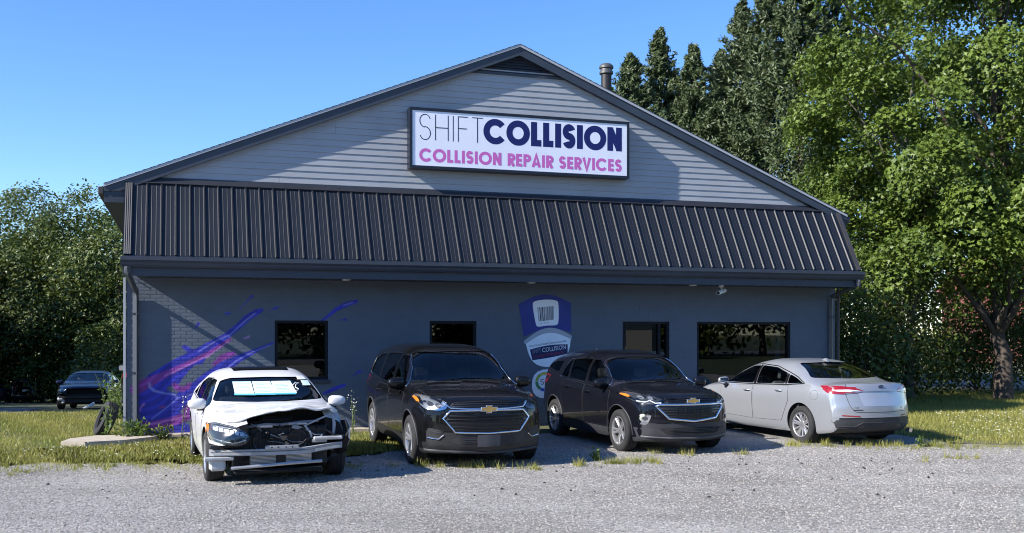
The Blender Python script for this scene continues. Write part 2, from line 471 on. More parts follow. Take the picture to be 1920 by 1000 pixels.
# bricks, running bond, modular size
CRS = .0686; BL = .2133
bricks = []
rows = int(SOF / CRS) + 1
for r in range(rows):
    z0 = r * CRS; z1 = min(z0 + CRS - .0095, SOF + .02)
    iv = [(0.0, W)]
    for (a, b, c, d, k) in OPEN:
        if z0 + .03 > c - .004 and z0 + .03 < d + .004:
            iv = [s for (p, q) in iv for s in ((p, min(q, a)), (max(p, b), q)) if s[1] - s[0] > .015]
    for (p, q) in iv:
        k = math.floor((p - (r % 2) * BL / 2) / BL)
        x = k * BL + (r % 2) * BL / 2
        while x < q:
            a, b = max(x, p), min(x + BL - .0095, q)
            if b - a > .02: bricks.append((a, b, z0, z1))
            x += BL
def brick_geo(a, b, z0, z1):
    """front grid (paint resolution inside the mural) + four sides back to the mortar"""
    inz = a < ZONE[0] and z0 < ZONE[1]
    nx = max(1, int((b - a) / .022)) if inz else 1
    nz = 3 if inz else 1
    dy = rng.uniform(-.0010, .0003); tl = rng.uniform(-.0008, .0008, 2); ed = .0010
    xs = np.linspace(a, b, nx + 1); zs = np.linspace(z0, z1, nz + 1)
    gx, gz = np.meshgrid(xs, zs)
    gy = dy + tl[0] * (gx - a) / (b - a) + tl[1] * (gz - z0) / .06
    edge = (np.abs(gx - a) < 1e-6) | (np.abs(gx - b) < 1e-6) | (np.abs(gz - z0) < 1e-6) | (np.abs(gz - z1) < 1e-6)
    V = np.stack([gx, gy, gz], -1).reshape(-1, 3)
    V[edge.ravel(), 1] += ed * rng.uniform(.3, 1.6, edge.sum()) if inz else 0.0
    F = []
    w = nx + 1
    for j in range(nz):
        for i in range(nx):
            F.append((j * w + i, j * w + i + 1, (j + 1) * w + i + 1, (j + 1) * w + i))
    per = [i for i in range(w)] + [j * w + nx for j in range(1, nz + 1)] + [nz * w + i for i in range(nx - 1, -1, -1)] + [j * w for j in range(nz - 1, 0, -1)]
    base = len(V)
    B = V[per].copy(); B[:, 1] = .03
    V = np.concatenate([V, B])
    n = len(per)
    for i in range(n):
        F.append((per[(i + 1) % n], per[i], base + i, base + (i + 1) % n))
    return V, np.array(F)
order = sorted(range(len(bricks)), key=lambda i: (0 if bricks[i][0] < 3.9 and .35 < bricks[i][2] < 2.95 else 1,
                                                   abs((2.9 - bricks[i][2]) * 1.0 - bricks[i][0] * .60) * 1.0))
single = set(order[:300])
wallpart = MB()
# wall core: mortar sheet just behind the brick faces, cut round the openings, and the other three walls
xs = sorted({0.0, W, *[o[0] for o in OPEN], *[o[1] for o in OPEN]}); zs = sorted({0.0, SOF + .1, *[o[2] for o in OPEN], *[o[3] for o in OPEN]})
mv = []; mf = []
def mortar(x0, x1, z0, z1):
    st = .022 if x0 < ZONE[0] and z0 < ZONE[1] else 4.0
    nx = max(1, int((x1 - x0) / st)); nz = max(1, int((z1 - z0) / st))
    gx, gz = np.meshgrid(np.linspace(x0, x1, nx + 1), np.linspace(z0, z1, nz + 1))
    b = sum(len(q) for q in mv)
    mv.append(np.stack([gx.ravel(), np.full(gx.size, .0026), gz.ravel()], -1))
    w = nx + 1
    j, i = np.meshgrid(np.arange(nz), np.arange(nx), indexing='ij')
    k = (j * w + i).ravel() + b
    mf.append(np.stack([k, k + 1, k + 1 + w, k + w], -1))
for i in range(len(xs) - 1):
    for j in range(len(zs) - 1):
        cx, cz = (xs[i] + xs[i + 1]) / 2, (zs[j] + zs[j + 1]) / 2
        if not any(a < cx < b and c < cz < d for (a, b, c, d, k) in OPEN): mortar(xs[i], xs[i + 1], zs[j], zs[j + 1])
mv = np.concatenate(mv); mf = np.concatenate(mf)
new_obj('front_wall', np_mesh('front_wall', mv, mf, {'paint': paint_at(mv[:, [0, 2]]) * .99}), shop, M_brick)
rv = []; rf = []; nb = 0
for i, bk in enumerate(bricks):
    V, F = brick_geo(*bk)
    tone = rng.uniform(.975, 1.025)
    if i in single:
        new_obj('brick', np_mesh('brick', V, F, {'paint': paint_at(V[:, [0, 2]]) * tone}), shop, M_brick)
    else:
        rv.append((V, tone)); rf.append(F + nb); nb += len(V)
RV = np.concatenate([q[0] for q in rv]); TN = np.concatenate([np.full(len(q[0]), q[1]) for q in rv])
o = new_obj('brickwork', np_mesh('brickwork', RV, np.concatenate(rf), {'paint': paint_at(RV[:, [0, 2]]) * TN[:, None]}), shop, M_brick)
o['kind'] = 'stuff'
# side and back walls, interior room
M_side = mat('painted_side_wall', BRICK, .75, var=.12, scale=5, bump=.004, bscale=30)
b = MB()
b.bx(0.002, 2.3, .032, .35, 0, 4.40); b.bx(2.1, 2.3, .35, DEPTH, 0, 4.40); b.bx(W - .22, W - .002, .032, DEPTH, 0, 4.40); b.bx(2.3, W - .22, DEPTH - .2, DEPTH, 0, 4.4)
b.build('side_wall', M_side, shop)
MB().bx(2.31, W - .23, .2, DEPTH - .22, .01, .03).build('interior_floor', M_dark, shop)
MB().bx(2.31, W - .23, 6.2, 6.3, .03, SOF).build('interior_partition', mat('dark_partition', (.008, .008, .008), .9), shop)
MB().bx(2.31, W - .23, .04, 6.2, SOF + .01, SOF + .05).build('interior_ceiling', M_dark, shop)
MB().prism([(0.1, 4.6), (W - .1, 4.6), (7.66, 7.55)], 'Y', DEPTH - .15, DEPTH - .02).build('rear_gable_wall', M_side, shop)
for xx in (1.0, 2.5): pass

def shop_window(a, b, c, d, mull=None, kind='window'):
    fw = .055
    root = MB()
    # reveal + frame
    root.bx(a, a + fw, .02, .13, c, d); root.bx(b - fw, b, .02, .13, c, d)
    root.bx(a + fw, b - fw, .02, .13, d - fw, d); root.bx(a + fw, b - fw, .02, .13, c, c + fw)
    for (m0, m1) in (mull or []): root.bx(m0, m1, .03, .12, c + fw, d - fw)
    w = root.build(kind, M_frame, shop)
    MB().bx(a + fw - .01, b - fw + .01, .075, .082, c + fw - .01, d - fw + .01).build('pane', M_glass, w)
    return w
for i, (a, b, c, d, k) in enumerate(OPEN):
    if k == 'window':
        w = shop_window(a, b, c, d)
        MB().cbx(a - .04, b + .04, -.04, .10, c - .075, c - .003, .006).build('sill', M_trim, w)
        if i == 3: MB().bx(b - .30, b - .20, .13, .17, c + .06, d - .06).build('blind', mat('pale_blind', (.55, .58, .62), .7), w)
    else:
        w = shop_window(a, b, c, d, [(b - .26, b - .20)], 'door')
        MB().bx(a + .05, b - .26, .05, .11, .09, .35).build('kick_panel', M_frame, w)
        MB().tube([(b - .34, .02, .95), (b - .34, -.03, .97), (b - .34, -.03, 1.2), (b - .34, .02, 1.22)], .012, 8).build('handle', mat('satin_steel', (.5, .5, .5), .3, 1), w)
# things standing dimly inside the first window and the front office
b = MB(); b.bx(2.85, 3.6, 1.2, 1.6, .03, 1.0); b.bx(2.85, 3.6, 1.2, 1.6, 1.38, 1.42); b.bx(2.85, 2.89, 1.2, 1.6, 1.0, 2.1); b.bx(3.56, 3.6, 1.2, 1.6, 1.0, 2.1); b.bx(2.85, 3.6, 1.2, 1.6, 1.84, 1.88)
sh = b.build('storage_shelf', mat('shelf_grey', (.20, .20, .21), .6)); sh.location = (BX, BY, 0); sh.rotation_euler = (0, 0, THETA)
tag(sh, 'grey storage shelf dimly seen through the left shop window', 'shelf')

# gable siding: overlapping boards, each its own piece
EAVE_Z = 4.69; RIDGE_X = 7.66; RIDGE_Z = 7.95; EX0, EX1 = -.385, 15.68
SL = (RIDGE_Z - EAVE_Z) / (RIDGE_X - EX0)
def roof_z(x): return RIDGE_Z - abs(x - RIDGE_X) * SL
def rake_x(z, drop):
    h = (RIDGE_Z - drop - z) / SL
    return RIDGE_X - h, RIDGE_X + h
EXPO = .1275
VENT_Z = 7.32
z = 4.865; k = 0
MB().prism([(0, 4.6), (W, 4.6), (W, 4.66), (RIDGE_X, RIDGE_Z - .12), (0, 4.66)], 'Y', .03, .12).build('gable_wall', M_dark, shop)
while z < VENT_Z + .02:
    z1 = z + EXPO
    l0, r0 = rake_x(z, .14); l1, r1 = rake_x(z1 + .012, .14)
    l0, l1 = max(l0, 0), max(l1, 0); r0, r1 = min(r0, W), min(r1, W)
    if r1 - l1 > .3:
        cuts = sorted(random.Random(k * 7 + 1).uniform(l0 + .6, r0 - .6) for _ in range(2 if r0 - l0 > 9 else 1)) if r0 - l0 > 3 else []
        if k % 2 and k > 1 and (r0 - l0 > 4): cuts = last
        last = cuts
        ed = [None] + list(cuts) + [None]
        for i in range(len(ed) - 1):
            a0, a1 = (l0, l1) if ed[i] is None else (ed[i] + .0015,) * 2
            b0, b1 = (r0, r1) if ed[i + 1] is None else (ed[i + 1] - .0015,) * 2
            if b1 - a1 < .05: continue
            zt = z1 + .012
            q = MB().add([(a0, -.013, z), (b0, -.013, z), (b1, .002, zt), (a1, .002, zt), (a0, .012, z), (b0, .012, z), (b1, .0145, zt), (a1, .0145, zt)],
                         [(0, 1, 2, 3), (5, 4, 7, 6), (4, 5, 1, 0), (2, 6, 7, 3), (0, 3, 7, 4), (1, 5, 6, 2)])
            q.build('siding_board', M_siding, shop)
    z = z1; k += 1
# gable vent
vl, vr = rake_x(VENT_Z + .01, .16)
v = MB().prism([(vl, VENT_Z), (vr, VENT_Z), (RIDGE_X, RIDGE_Z - .15)], 'Y', .016, .028).build('gable_vent', M_black, shop)
b = MB(); b.bx(vl + .05, vr - .05, -.03, .014, VENT_Z - .01, VENT_Z + .035); b.build('vent_frame', M_trim, v)
zz = VENT_Z + .05
while zz < RIDGE_Z - .24:
    l, r = rake_x(zz + .04, .17)
    MB().add([(l, -.018, zz), (r, -.018, zz), (r, .012, zz + .045), (l, .012, zz + .045), (l, -.010, zz - .006), (r, -.010, zz - .006), (r, .014, zz + .03), (l, .014, zz + .03)],
             [(0, 1, 2, 3), (5, 4, 7, 6), (4, 5, 1, 0), (2, 6, 7, 3), (0, 3, 7, 4), (1, 5, 6, 2)]).build('louver_slat', M_trim, v)
    zz += .058

# main roof: two slopes with rake boards, drip edge and a stepped shingle edge
OH = .13
roof = None
for s, ex in ((-1, EX0), (1, EX1)):
    b = MB()
    b.prism([(RIDGE_X, RIDGE_Z - .035), (ex, EAVE_Z - .035), (ex, EAVE_Z), (RIDGE_X, RIDGE_Z)], 'Y', -OH - .005, DEPTH + .2)
    rf_ = b.build('roof_slope', M_shingle, shop)
    # shingle butts showing along the rake
    b = MB(); L = math.hypot(ex - RIDGE_X, RIDGE_Z - EAVE_Z); n = int(L / .143)
    for i in range(n):
        t0, t1 = i / n, (i + 1) / n
        x0, x1 = RIDGE_X + (ex - RIDGE_X) * t0, RIDGE_X + (ex - RIDGE_X) * t1
        z0, z1 = RIDGE_Z + (EAVE_Z - RIDGE_Z) * t0, RIDGE_Z + (EAVE_Z - RIDGE_Z) * t1
        b.prism([(x0, z0 + .002), (x1, z1 + .002), (x1, z1 + .013), (x0, z0 + .004)], 'Y', -OH - .03, .6)
    b.build('shingle_edge', M_shingle, rf_)
    b = MB(); b.prism([(RIDGE_X, RIDGE_Z - .055), (ex, EAVE_Z - .055), (ex, EAVE_Z - .001), (RIDGE_X, RIDGE_Z - .001)], 'Y', -OH - .022, -OH - .006)
    b.build('drip_edge', M_trimlight, rf_)
    b = MB(); b.prism([(RIDGE_X, RIDGE_Z - .23), (ex + s * -.28, roof_z(ex) - .23 + .28 * SL), (ex, EAVE_Z - .13), (ex, EAVE_Z - .04), (RIDGE_X, RIDGE_Z - .037)], 'Y', -OH, -OH + .025)
    b.build('rake_board', M_trim, rf_)
    b = MB(); b.prism([(RIDGE_X, RIDGE_Z - .22), (ex, EAVE_Z - .22), (ex, EAVE_Z - .205), (RIDGE_X, RIDGE_Z - .205)], 'Y', -OH + .026, .03)
    b.build('rake_soffit', M_trim, rf_)
# boxed eave returns at the two lower corners and side gutters
for s, x0, x1 in ((-1, EX0, 0.0), (1, W, EX1)):
    e = MB().bx(x0, x1, -.10, DEPTH, 4.36, 4.50).build('eave_soffit', M_trim, shop)
    MB().bx(x0 + .004, x1 - .004, -.105, -.085, 4.50, 4.63).build('eave_return', M_trim, e)
    MB().bx(x0, x1, -.115, -.09, 4.615, 4.632).build('return_edge', M_trimlight, e)
    g = x0 - .10 if s < 0 else x1
    MB().cbx(g, g + .10, -.12, DEPTH, 4.50, 4.64, .012).build('side_gutter', mat('brown_gutter', (.05, .042, .042), .5), e)
    xe = x0 if s < 0 else x1
    xw = -.10 if s < 0 else W + .10
    if s > 0: MB().tube([(xe - s * -.04, .0, 4.50), (xe + s * .02, .0, 4.40), (xw, .02, 3.88), (xw, .03, .2)], .045, 4).build('downspout', mat('brown_gutter'), e)

# flashing between siding and mansard
MB().bx(.02, W - .02, -.028, .02, 4.80, 4.868).build('head_flashing', M_trim, shop)
# ribbed metal mansard
MT = Vector((0, -.06, 4.80)); MBt = Vector((0, -.90, 3.345))
MX0, MX1 = -.02, 15.47
ml = (MBt - MT).length
md = (MBt - MT).normalized(); mnrm = Vector((0, -md.z, md.y)); mnrm = mnrm if mnrm.y < 0 else -mnrm
def mq(x, t, h): q = MT + md * t + mnrm * h; return (x, q.y, q.z)
PITCH = .2525
x = MX0 + .14; first = None; n = 0
panel_me = rib_me = None
pb = MB()
prof = [(0, 0), (.076, 0), (.080, .002), (.090, .002), (.094, 0), (.156, 0), (.160, .002), (.170, .002), (.174, 0), (PITCH, 0)]
for (p0, h0), (p1, h1) in zip(prof[:-1], prof[1:]):
    pb.add([mq(p0, .0, h0), mq(p1, .0, h1), mq(p1, ml, h1), mq(p0, ml, h0)], [(0, 1, 2, 3)])
panel_me = pb.mesh('roof_panel', fix=False); panel_me.materials.append(M_metal)
rb = MB()
prof = [(-.026, -.001), (-.011, .026), (.011, .026), (.026, -.001)]
for (p0, h0), (p1, h1) in zip(prof[:-1], prof[1:]):
    rb.add([mq(p0, .0, h0), mq(p1, .0, h1), mq(p1, ml, h1), mq(p0, ml, h0)], [(0, 1, 2, 3)])
rb.add([mq(a, ml, h) for a, h in prof], [(0, 1, 2, 3)])
for t in (.35, .75, 1.15, 1.5): pass
rib_me = rb.mesh('rib', fix=False); rib_me.materials.append(M_metal)
while x < MX1 - .05:
    o = bpy.data.objects.new('roof_panel', panel_me); link(o, shop)
    if x + PITCH > MX1 - .02: o.scale = ((MX1 - .02 - x) / PITCH, 1, 1)
    o.location = (x, 0, 0)
    o = bpy.data.objects.new('rib', rib_me); link(o, shop); o.location = (x, 0, 0)
    x += PITCH
# backing, top trim, ends
b = MB(); b.add([mq(MX0 + .02, 0, -.02), mq(MX1 - .02, 0, -.02), mq(MX1 - .02, ml, -.02), mq(MX0 + .02, ml, -.02)], [(0, 1, 2, 3)]); b.build('mansard_deck', M_black, shop)
b = MB(); b.add([mq(MX0, -.02, .034), mq(MX1, -.02, .034), mq(MX1, .085, .034), mq(MX0, .085, .034), mq(MX0, .085, .001), mq(MX1, .085, .001),
                 (MX1, -.02, 4.83), (MX0, -.02, 4.83)], [(0, 1, 2, 3), (3, 2, 5, 4), (0, 1, 6, 7)])
b.build('mansard_top_trim', mat('trim_metal', (.022, .023, .028), .5, var=.2, scale=2), shop, fix=False)
for x0, x1 in ((MX0, MX0 + .13), (MX1 - .09, MX1)):
    b = MB()
    for i in range(4):
        a = x0 + (x1 - x0) * i / 4; c = x0 + (x1 - x0) * (i + 1) / 4
        b.add([mq(a, .0, .036), mq((a + c) / 2, .0, .030), mq(c, .0, .036), mq(c, ml, .036), mq((a + c) / 2, ml, .030), mq(a, ml, .036)], [(0, 1, 4, 5), (1, 2, 3, 4)])
    b.add([mq(x0, 0, .036), mq(x0, ml, .036), mq(x0, ml, -.03), mq(x0, 0, -.03)], [(0, 1, 2, 3)])
    b.add([mq(x1, 0, .036), mq(x1, ml, .036), mq(x1, ml, 0), mq(x1, 0, 0)], [(0, 1, 2, 3)])
    b.build('mansard_corner_trim', MATS['trim_metal'], shop, fix=False)
for x0 in (MX1 - .03,):
    MB().prism([(0.0, SOF + .02), (-.885, SOF + .02), (-.885, 3.33), (-.07, 4.79), (0.0, 4.79)], 'X', x0, x0 + .02).build('mansard_end', M_metal, shop)
# soffit, fascia, gutter
s = MB().bx(.20, MX1 - .02, -.88, -.004, SOF, SOF + .02).build('soffit', M_trim, shop)
b = MB()
xx = .1
while xx < W: b.bx(xx, xx + .035, -.06, -.02, SOF - .003, SOF - .0005); xx += .17
b.build('soffit_vent', M_black, s)
MB().bx(MX0, MX1, -.905, -.882, SOF - .01, 3.34).build('fascia_board', M_trim, shop)
g = MB()
pr = [(-.907, 3.13), (-.965, 3.13), (-.99, 3.17), (-1.0, 3.21), (-1.03, 3.25), (-1.03, 3.315), (-1.02, 3.315), (-1.02, 3.26), (-.915, 3.26), (-.907, 3.32)]
g.prism(pr, 'X', MX0 - .03, MX1 + .03).build('front_gutter', M_trim, shop)
def dspout(x0, x1, zb):
    w = .04
    b = MB()
    path = [(x0, -.97, 3.14), (x0, -.95, 3.03), (x1, -.085, 2.72 if x0 < 5 else 2.78), (x1, -.065, 2.60), (x1, -.065, zb)]
    b.tube(path, .055, 4)
    b.tube([(x1 - .0, -.12, zb + .0), (x1, -.20, zb - .05)], .05, 4)
    o = b.build('downspout', mat('downspout_slate', (.055, .062, .075), .45), shop)
    for zz in (2.3, 1.2): MB().bx(x1 - .055, x1 + .055, -.112, -.02, zz, zz + .03).build('strap', M_trim, o)
dspout(.06, .165, .22)
dspout(15.37, 15.29, .22)
MB().bx(-.055, -.012, -.02, .05, .05, SOF).build('corner_trim', M_trimlight, shop)
for x in (3.99, 7.77, 11.45):
    l = MB().lathe([(.085, SOF - .002), (.085, SOF - .018), (.075, SOF - .02), (.0, SOF - .02)], 20, off=(x, -.55, 0)).build('soffit_light', M_white, shop)
    MB().lathe([(.065, SOF - .0205), (.05, SOF - .025), (0, SOF - .027)], 20, off=(x, -.55, 0)).build('lens', mat('lamp_lens_white', (.8, .8, .78), .4), l)
# foundation strip and slab at the corner
MB().cbx(-.05, 7.2, -.22, -.005, -.05, .075, .015).build('footing_strip', M_concrete, shop)
b = MB(); poly = [(-1.0, -1.15), (-.6, -1.32), (.0, -1.2), (.45, -.8), (.8, -.24), (-.06, -.24), (-.5, -.2), (-.9, -.6)]
b.prism(poly, 'Z', .0, .09)
sl = b.build('concrete_slab', M_concrete); sl.location = (BX, BY, 0); sl.rotation_euler = (0, 0, THETA); tag(sl, kind='structure')

# vent pipe through the far slope
px_, py_ = 10.53, 2.0
cp = empty('flue_pipe', bw(px_, py_, .14), THETA); tag(cp, 'dark metal flue pipe with cap standing behind the gable roof', 'flue pipe')
MB().lathe([(.125, 6.2), (.125, 7.92)], 20).build('pipe', mat('flue_metal', (.035, .032, .03), .5, .4), cp, smooth=40)
MB().lathe([(.125, 7.90), (.165, 7.93), (.165, 7.98), (.14, 8.0), (.14, 8.04), (.17, 8.06), (.17, 8.11), (.12, 8.16), (0, 8.17)], 20).build('cap', mat('flue_cap', (.12, .115, .11), .45, .5), cp, smooth=30)
# floodlight box off the right side wall
ub = empty('utility_box', bw(15.45, .9, 4.02), THETA); tag(ub, 'small pale box on the right side wall beside the metal mansard', 'utility box')
MB().bx(.0, .30, -.03, .03, .10, .16).build('arm', M_trim, ub)
MB().cbx(.22, .42, -.16, .10, -.02, .30, .015).build('housing', mat('pale_grey_box', (.55, .58, .60), .5), ub)
# security camera under the soffit
sc = empty('security_camera', bw(12.14, -.55, SOF - .01), THETA); tag(sc, 'white bullet security camera under the soffit right of the door', 'camera')
MB().lathe([(.055, .008), (.055, -.03), (.03, -.04), (0, -.04)], 16).build('mount', M_white, sc, smooth=40)
b = MB(); b.tube([(0, 0, -.03), (.0, -.02, -.09), (-.02, -.05, -.11)], .018, 8); b.build('arm', M_white, sc, smooth=50)
b = MB(); b.tube([(.10, .02, -.10), (-.02, -.06, -.13), (-.15, -.14, -.165)], .045, 14); b.build('body', M_white, sc, smooth=50)
b = MB(); b.tube([(-.145, -.137, -.1635), (-.156, -.144, -.1665)], .036, 14); b.build('lens', M_black, sc)

# ------------------------------------------------------------------ lettering
def arc(cx, cy, rx, ry, a0, a1, n=22):
    return [(cx + rx * math.cos(R(a0 + (a1 - a0) * i / n)), cy + ry * math.sin(R(a0 + (a1 - a0) * i / n))) for i in range(n + 1)]
def glyph(ch, w):
    """centre lines of a geometric capital (height 1, stroke w) and its advance width"""
    h = w / 2; q = .5 - h
    if ch == 'O': return [arc(.5, .5, q + .02, q + .02, 0, 360, 48)], 1.0
    if ch == 'C': return [arc(.5, .5, q + .02, q + .02, 38, 322, 40)], .93
    if ch == 'S':
        r = .25 - h / 2 + .01; wd = .58 if w > .1 else .52
        cx = wd / 2; rx = cx - h
        return [arc(cx, 1 - h - r + .01, rx, r, 20, 270, 20)[:-1] + arc(cx, h + r - .01, rx, r, 90, -160, 20)], wd
    if ch == 'H': return [[(h, 0), (h, 1)], [(.62 - h, 0), (.62 - h, 1)], [(w, .5), (.62 - w, .5)]], .62
    if ch == 'I': return [[(h, 0), (h, 1)]], w
    if ch == 'F': return [[(h, 0), (h, 1)], [(w, 1 - h), (.46, 1 - h)], [(w, .52), (.42, .52)]], .47
    if ch == 'T': return [[(0, 1 - h), (.5, 1 - h)], [(.25, 0), (.25, 1 - w)]], .5
    if ch == 'L': return [[(h, 0), (h, 1)], [(w, h), (.46, h)]], .47
    if ch == 'E': return [[(h, 0), (h, 1)], [(w, 1 - h), (.48, 1 - h)], [(w, .5), (.46, .5)], [(w, h), (.48, h)]], .5
    if ch == 'N': return [[(h, 0), (h, 1)], [(.68 - h, 0), (.68 - h, 1)], [(h, 1 - h * .6), (.68 - h, h * .6)]], .68
    if ch in 'PR':
        g = [[(h, 0), (h, 1)], [(w, 1 - h), (.3, 1 - h)] + arc(.3, .70 - h * .1, .21, .30 - h * .9, 90, -90, 14)[1:] + [(w, .40 + h * .8)]]
        if ch == 'R': g.append([(.26, .42), (.50, .0)])
        return g, .58
    if ch == 'A': return [[(h * .8, 0), (.37, 1 - h * .2), (.74 - h * .8, 0)], [(.2, .27), (.54, .27)]], .74
    if ch == 'V': return [[(h * .8, 1), (.36, h * .2), (.72 - h * .8, 1)]], .72
    return [], .30
def ribbon(mb, pts, w, x0, z0, sx, sz, y):
    k = len(pts); L = []
    P = [Vector((x0 + a * sx, z0 + b * sz)) for a, b in pts]
    closed = (P[0] - P[-1]).length < 1e-6
    hw = w * (sx + sz) / 4
    for i in range(k):
        if closed: a, c = P[i - 1 if i else k - 2], P[(i + 1) if i < k - 1 else 1]
        else: a, c = P[max(i - 1, 0)], P[min(i + 1, k - 1)]
        d1 = (P[i] - a); d2 = (c - P[i])
        d = ((d1.normalized() if d1.length > 1e-9 else d2.normalized()) + (d2.normalized() if d2.length > 1e-9 else d1.normalized())).normalized()
        nn = Vector((-d.y, d.x))
        cs = max(.5, abs(nn.dot(Vector((-d1.y, d1.x)).normalized())) if d1.length > 1e-9 else 1)
        L.append((P[i] + nn * hw / cs, P[i] - nn * hw / cs))
    for (a, b), (c, d) in zip(L[:-1], L[1:]):
        mb.add([(a.x, y, a.y), (b.x, y, b.y), (d.x, y, d.y), (c.x, y, c.y)], [(0, 1, 2, 3)])
def write(parent, text, w, x0, x1, z0, h, y, m, gap=.10, name='letter'):
    adv = [(glyph(c, w), c) for c in text]
    tot = sum(g[1] for g, c in adv) + gap * (len(text) - 1)
    sx = (x1 - x0) / tot; x = x0
    for (g, a), c in adv:
        if g:
            b = MB()
            for i, st in enumerate(g): ribbon(b, st, w, x, z0, sx, h, y - .0006 * i)
            b.build(name, m, parent, fix=False)
        x += (a + gap) * sx
M_navy = mat('navy_print', (.003, .007, .10), .5); M_thin = mat('dark_print', (.010, .012, .04), .5); M_pink = mat('pink_print', (.58, .13, .44), .5)
SX0, SX1, SZ0, SZ1 = 5.30, 10.09, 5.25, 6.462
sign = empty('shop_sign', bw(SX0, 0, SZ0), THETA)
tag(sign, 'white illuminated style box sign with navy and pink lettering on the gable', 'sign')
SW, SH = SX1 - SX0, SZ1 - SZ0
SD = -.26
b = MB(); f = .055
b.bx(0, SW, SD, -.02, 0, f); b.bx(0, SW, SD, -.02, SH - f, SH); b.bx(0, f, SD, -.02, f, SH - f); b.bx(SW - f, SW, SD, -.02, f, SH - f)
b.bx(f, SW - f, -.06, -.02, f, SH - f)
b.build('cabinet_frame', mat('sign_frame', (.008, .010, .02), .4), sign)
MB().bx(f - .002, SW - f + .002, SD + .012, SD + .03, f - .002, SH - f + .002).build('sign_face', mat('sign_face', (.80, .81, .88), .35, var=.03, scale=2), sign)
yl = SD + .0105
write(sign, 'SHIFT', .036, .20, 1.52, SH * .475, SH * .425, yl, M_thin, .20)
write(sign, 'COLLISION', .27, 1.545, 4.615, SH * .475, SH * .415, yl, M_navy, .075)
write(sign, 'COLLISION REPAIR SERVICES', .235, .20, 4.615, SH * .115, SH * .215, yl, M_pink, .10)
# painted cup on the wall between window and door (flat paint, laid on in thin coats)
def cup_pt(px, py): return (7.683 + (px - 973) * .01196, 2 + (620 - py) / 88.9)
def smooth_poly(pts, it=2, closed=True):
    for _ in range(it):
        o = []; n = len(pts)
        for i in range(n if closed else n - 1):
            a, b = pts[i], pts[(i + 1) % n]
            o.append((a[0] * .75 + b[0] * .25, a[1] * .75 + b[1] * .25)); o.append((a[0] * .25 + b[0] * .75, a[1] * .25 + b[1] * .75))
        pts = o
    return pts
def round_poly(pts, r=.04, n=4):
    """round every corner of a closed outline by at most r"""
    out = []; k = len(pts)
    for i in range(k):
        a, b, c = Vector(pts[i - 1]), Vector(pts[i]), Vector(pts[(i + 1) % k])
        l1, l2 = (a - b).length, (c - b).length
        p = b + (a - b) * min(r, l1 * .4) / max(l1, 1e-9); q = b + (c - b) * min(r, l2 * .4) / max(l2, 1e-9)
        for j in range(n + 1):
            t = j / n; m = p * (1 - t) ** 2 + b * 2 * t * (1 - t) + q * t * t; out.append((m.x, m.y))
    return out
def coat(name, pts, y, m, parent, conv=True):
    q = [cup_pt(*p) for p in pts] if conv else pts
    bm = bmesh.new(); f = bm.faces.new([bm.verts.new((a, y, b)) for a, b in q])
    bmesh.ops.triangulate(bm, faces=bm.faces[:])
    for f in bm.faces:
        f.normal_update()
        if f.normal.y > 0: f.normal_flip()
    me = bpy.data.meshes.new(name); bm.to_mesh(me); bm.free()
    return new_obj(name, me, parent, m)
def bow(x0, y0, x1, y1, up, n=14):
    return [(x0 + (x1 - x0) * i / n, y0 + (y1 - y0) * i / n - up * math.sin(math.pi * i / n)) for i in range(n + 1)]
M_cupblue = mat('cup_blue_paint', (.025, .040, .24), .6, var=.25, scale=2.2)
M_cupwhite = mat('cup_white_paint', (.86, .89, .93), .6, var=.06, scale=3)
M_cuplab = mat('cup_label_paint', (.90, .92, .95), .6)
cup = coat('cup_mural', bow(972.5, 571, 1070, 568, 17) + list(reversed(bow(982, 632, 1071, 624, 12))), -.0062, M_cupblue, shop)
coat('cup_rim', bow(981.5, 640, 1072, 630, 20) + list(reversed(bow(984, 646, 1071, 637, 17))), -.0095, mat('cup_rim_paint', (.40, .43, .48), .6), cup)
coat('cup_body', bow(985, 643, 1070, 634, 17) + smooth_poly([(1070, 634), (1068, 655), (1058, 676), (1042, 687), (1022, 689), (1004, 684), (992, 670), (985, 643)], 2, False), -.0078, M_cupwhite, cup)
def qrect(x0, y0, x1, y1, x2, y2, x3, y3, r=.18, up=2):
    return smooth_poly(bow(x0, y0, x1, y1, up, 5) + list(reversed(bow(x3, y3, x2, y2, up, 5))), 1)
coat('label_patch', smooth_poly([(997.5, 572), (1000, 565), (1022, 561.5), (1043, 563), (1047, 568), (1047, 604), (1044, 610.5), (1025, 610.5), (1008, 613.5), (1004, 610)], 2), -.0078, M_cuplab, cup)
b = MB(); bx_ = 1007.0
rr = random.Random(4)
while bx_ < 1038:
    wd = rr.choice([.5, .7, 1.1, 1.7]); sk = (1038 - bx_) / 31 * 3
    q = [cup_pt(bx_, 577 - (bx_ - 1007) * .10), cup_pt(bx_ + wd, 577 - (bx_ - 1007) * .10), cup_pt(bx_ + wd + sk * .8, 603 - (bx_ - 1007) * .12), cup_pt(bx_ + sk * .8, 603 - (bx_ - 1007) * .12)]
    b.add([(u, -.0090, v) for u, v in q], [(0, 1, 2, 3)]); bx_ += wd + rr.choice([.6, .9, 1.3])
b.build('barcode', mat('print_black', (.012, .014, .03), .6), cup, fix=False)
coat('name_band', bow(993, 655.5, 1064, 646, 3) + list(reversed(bow(997.5, 675.5, 1064, 664, -1))), -.0090, mat('cup_navy_paint', (.012, .016, .09), .6), cup)
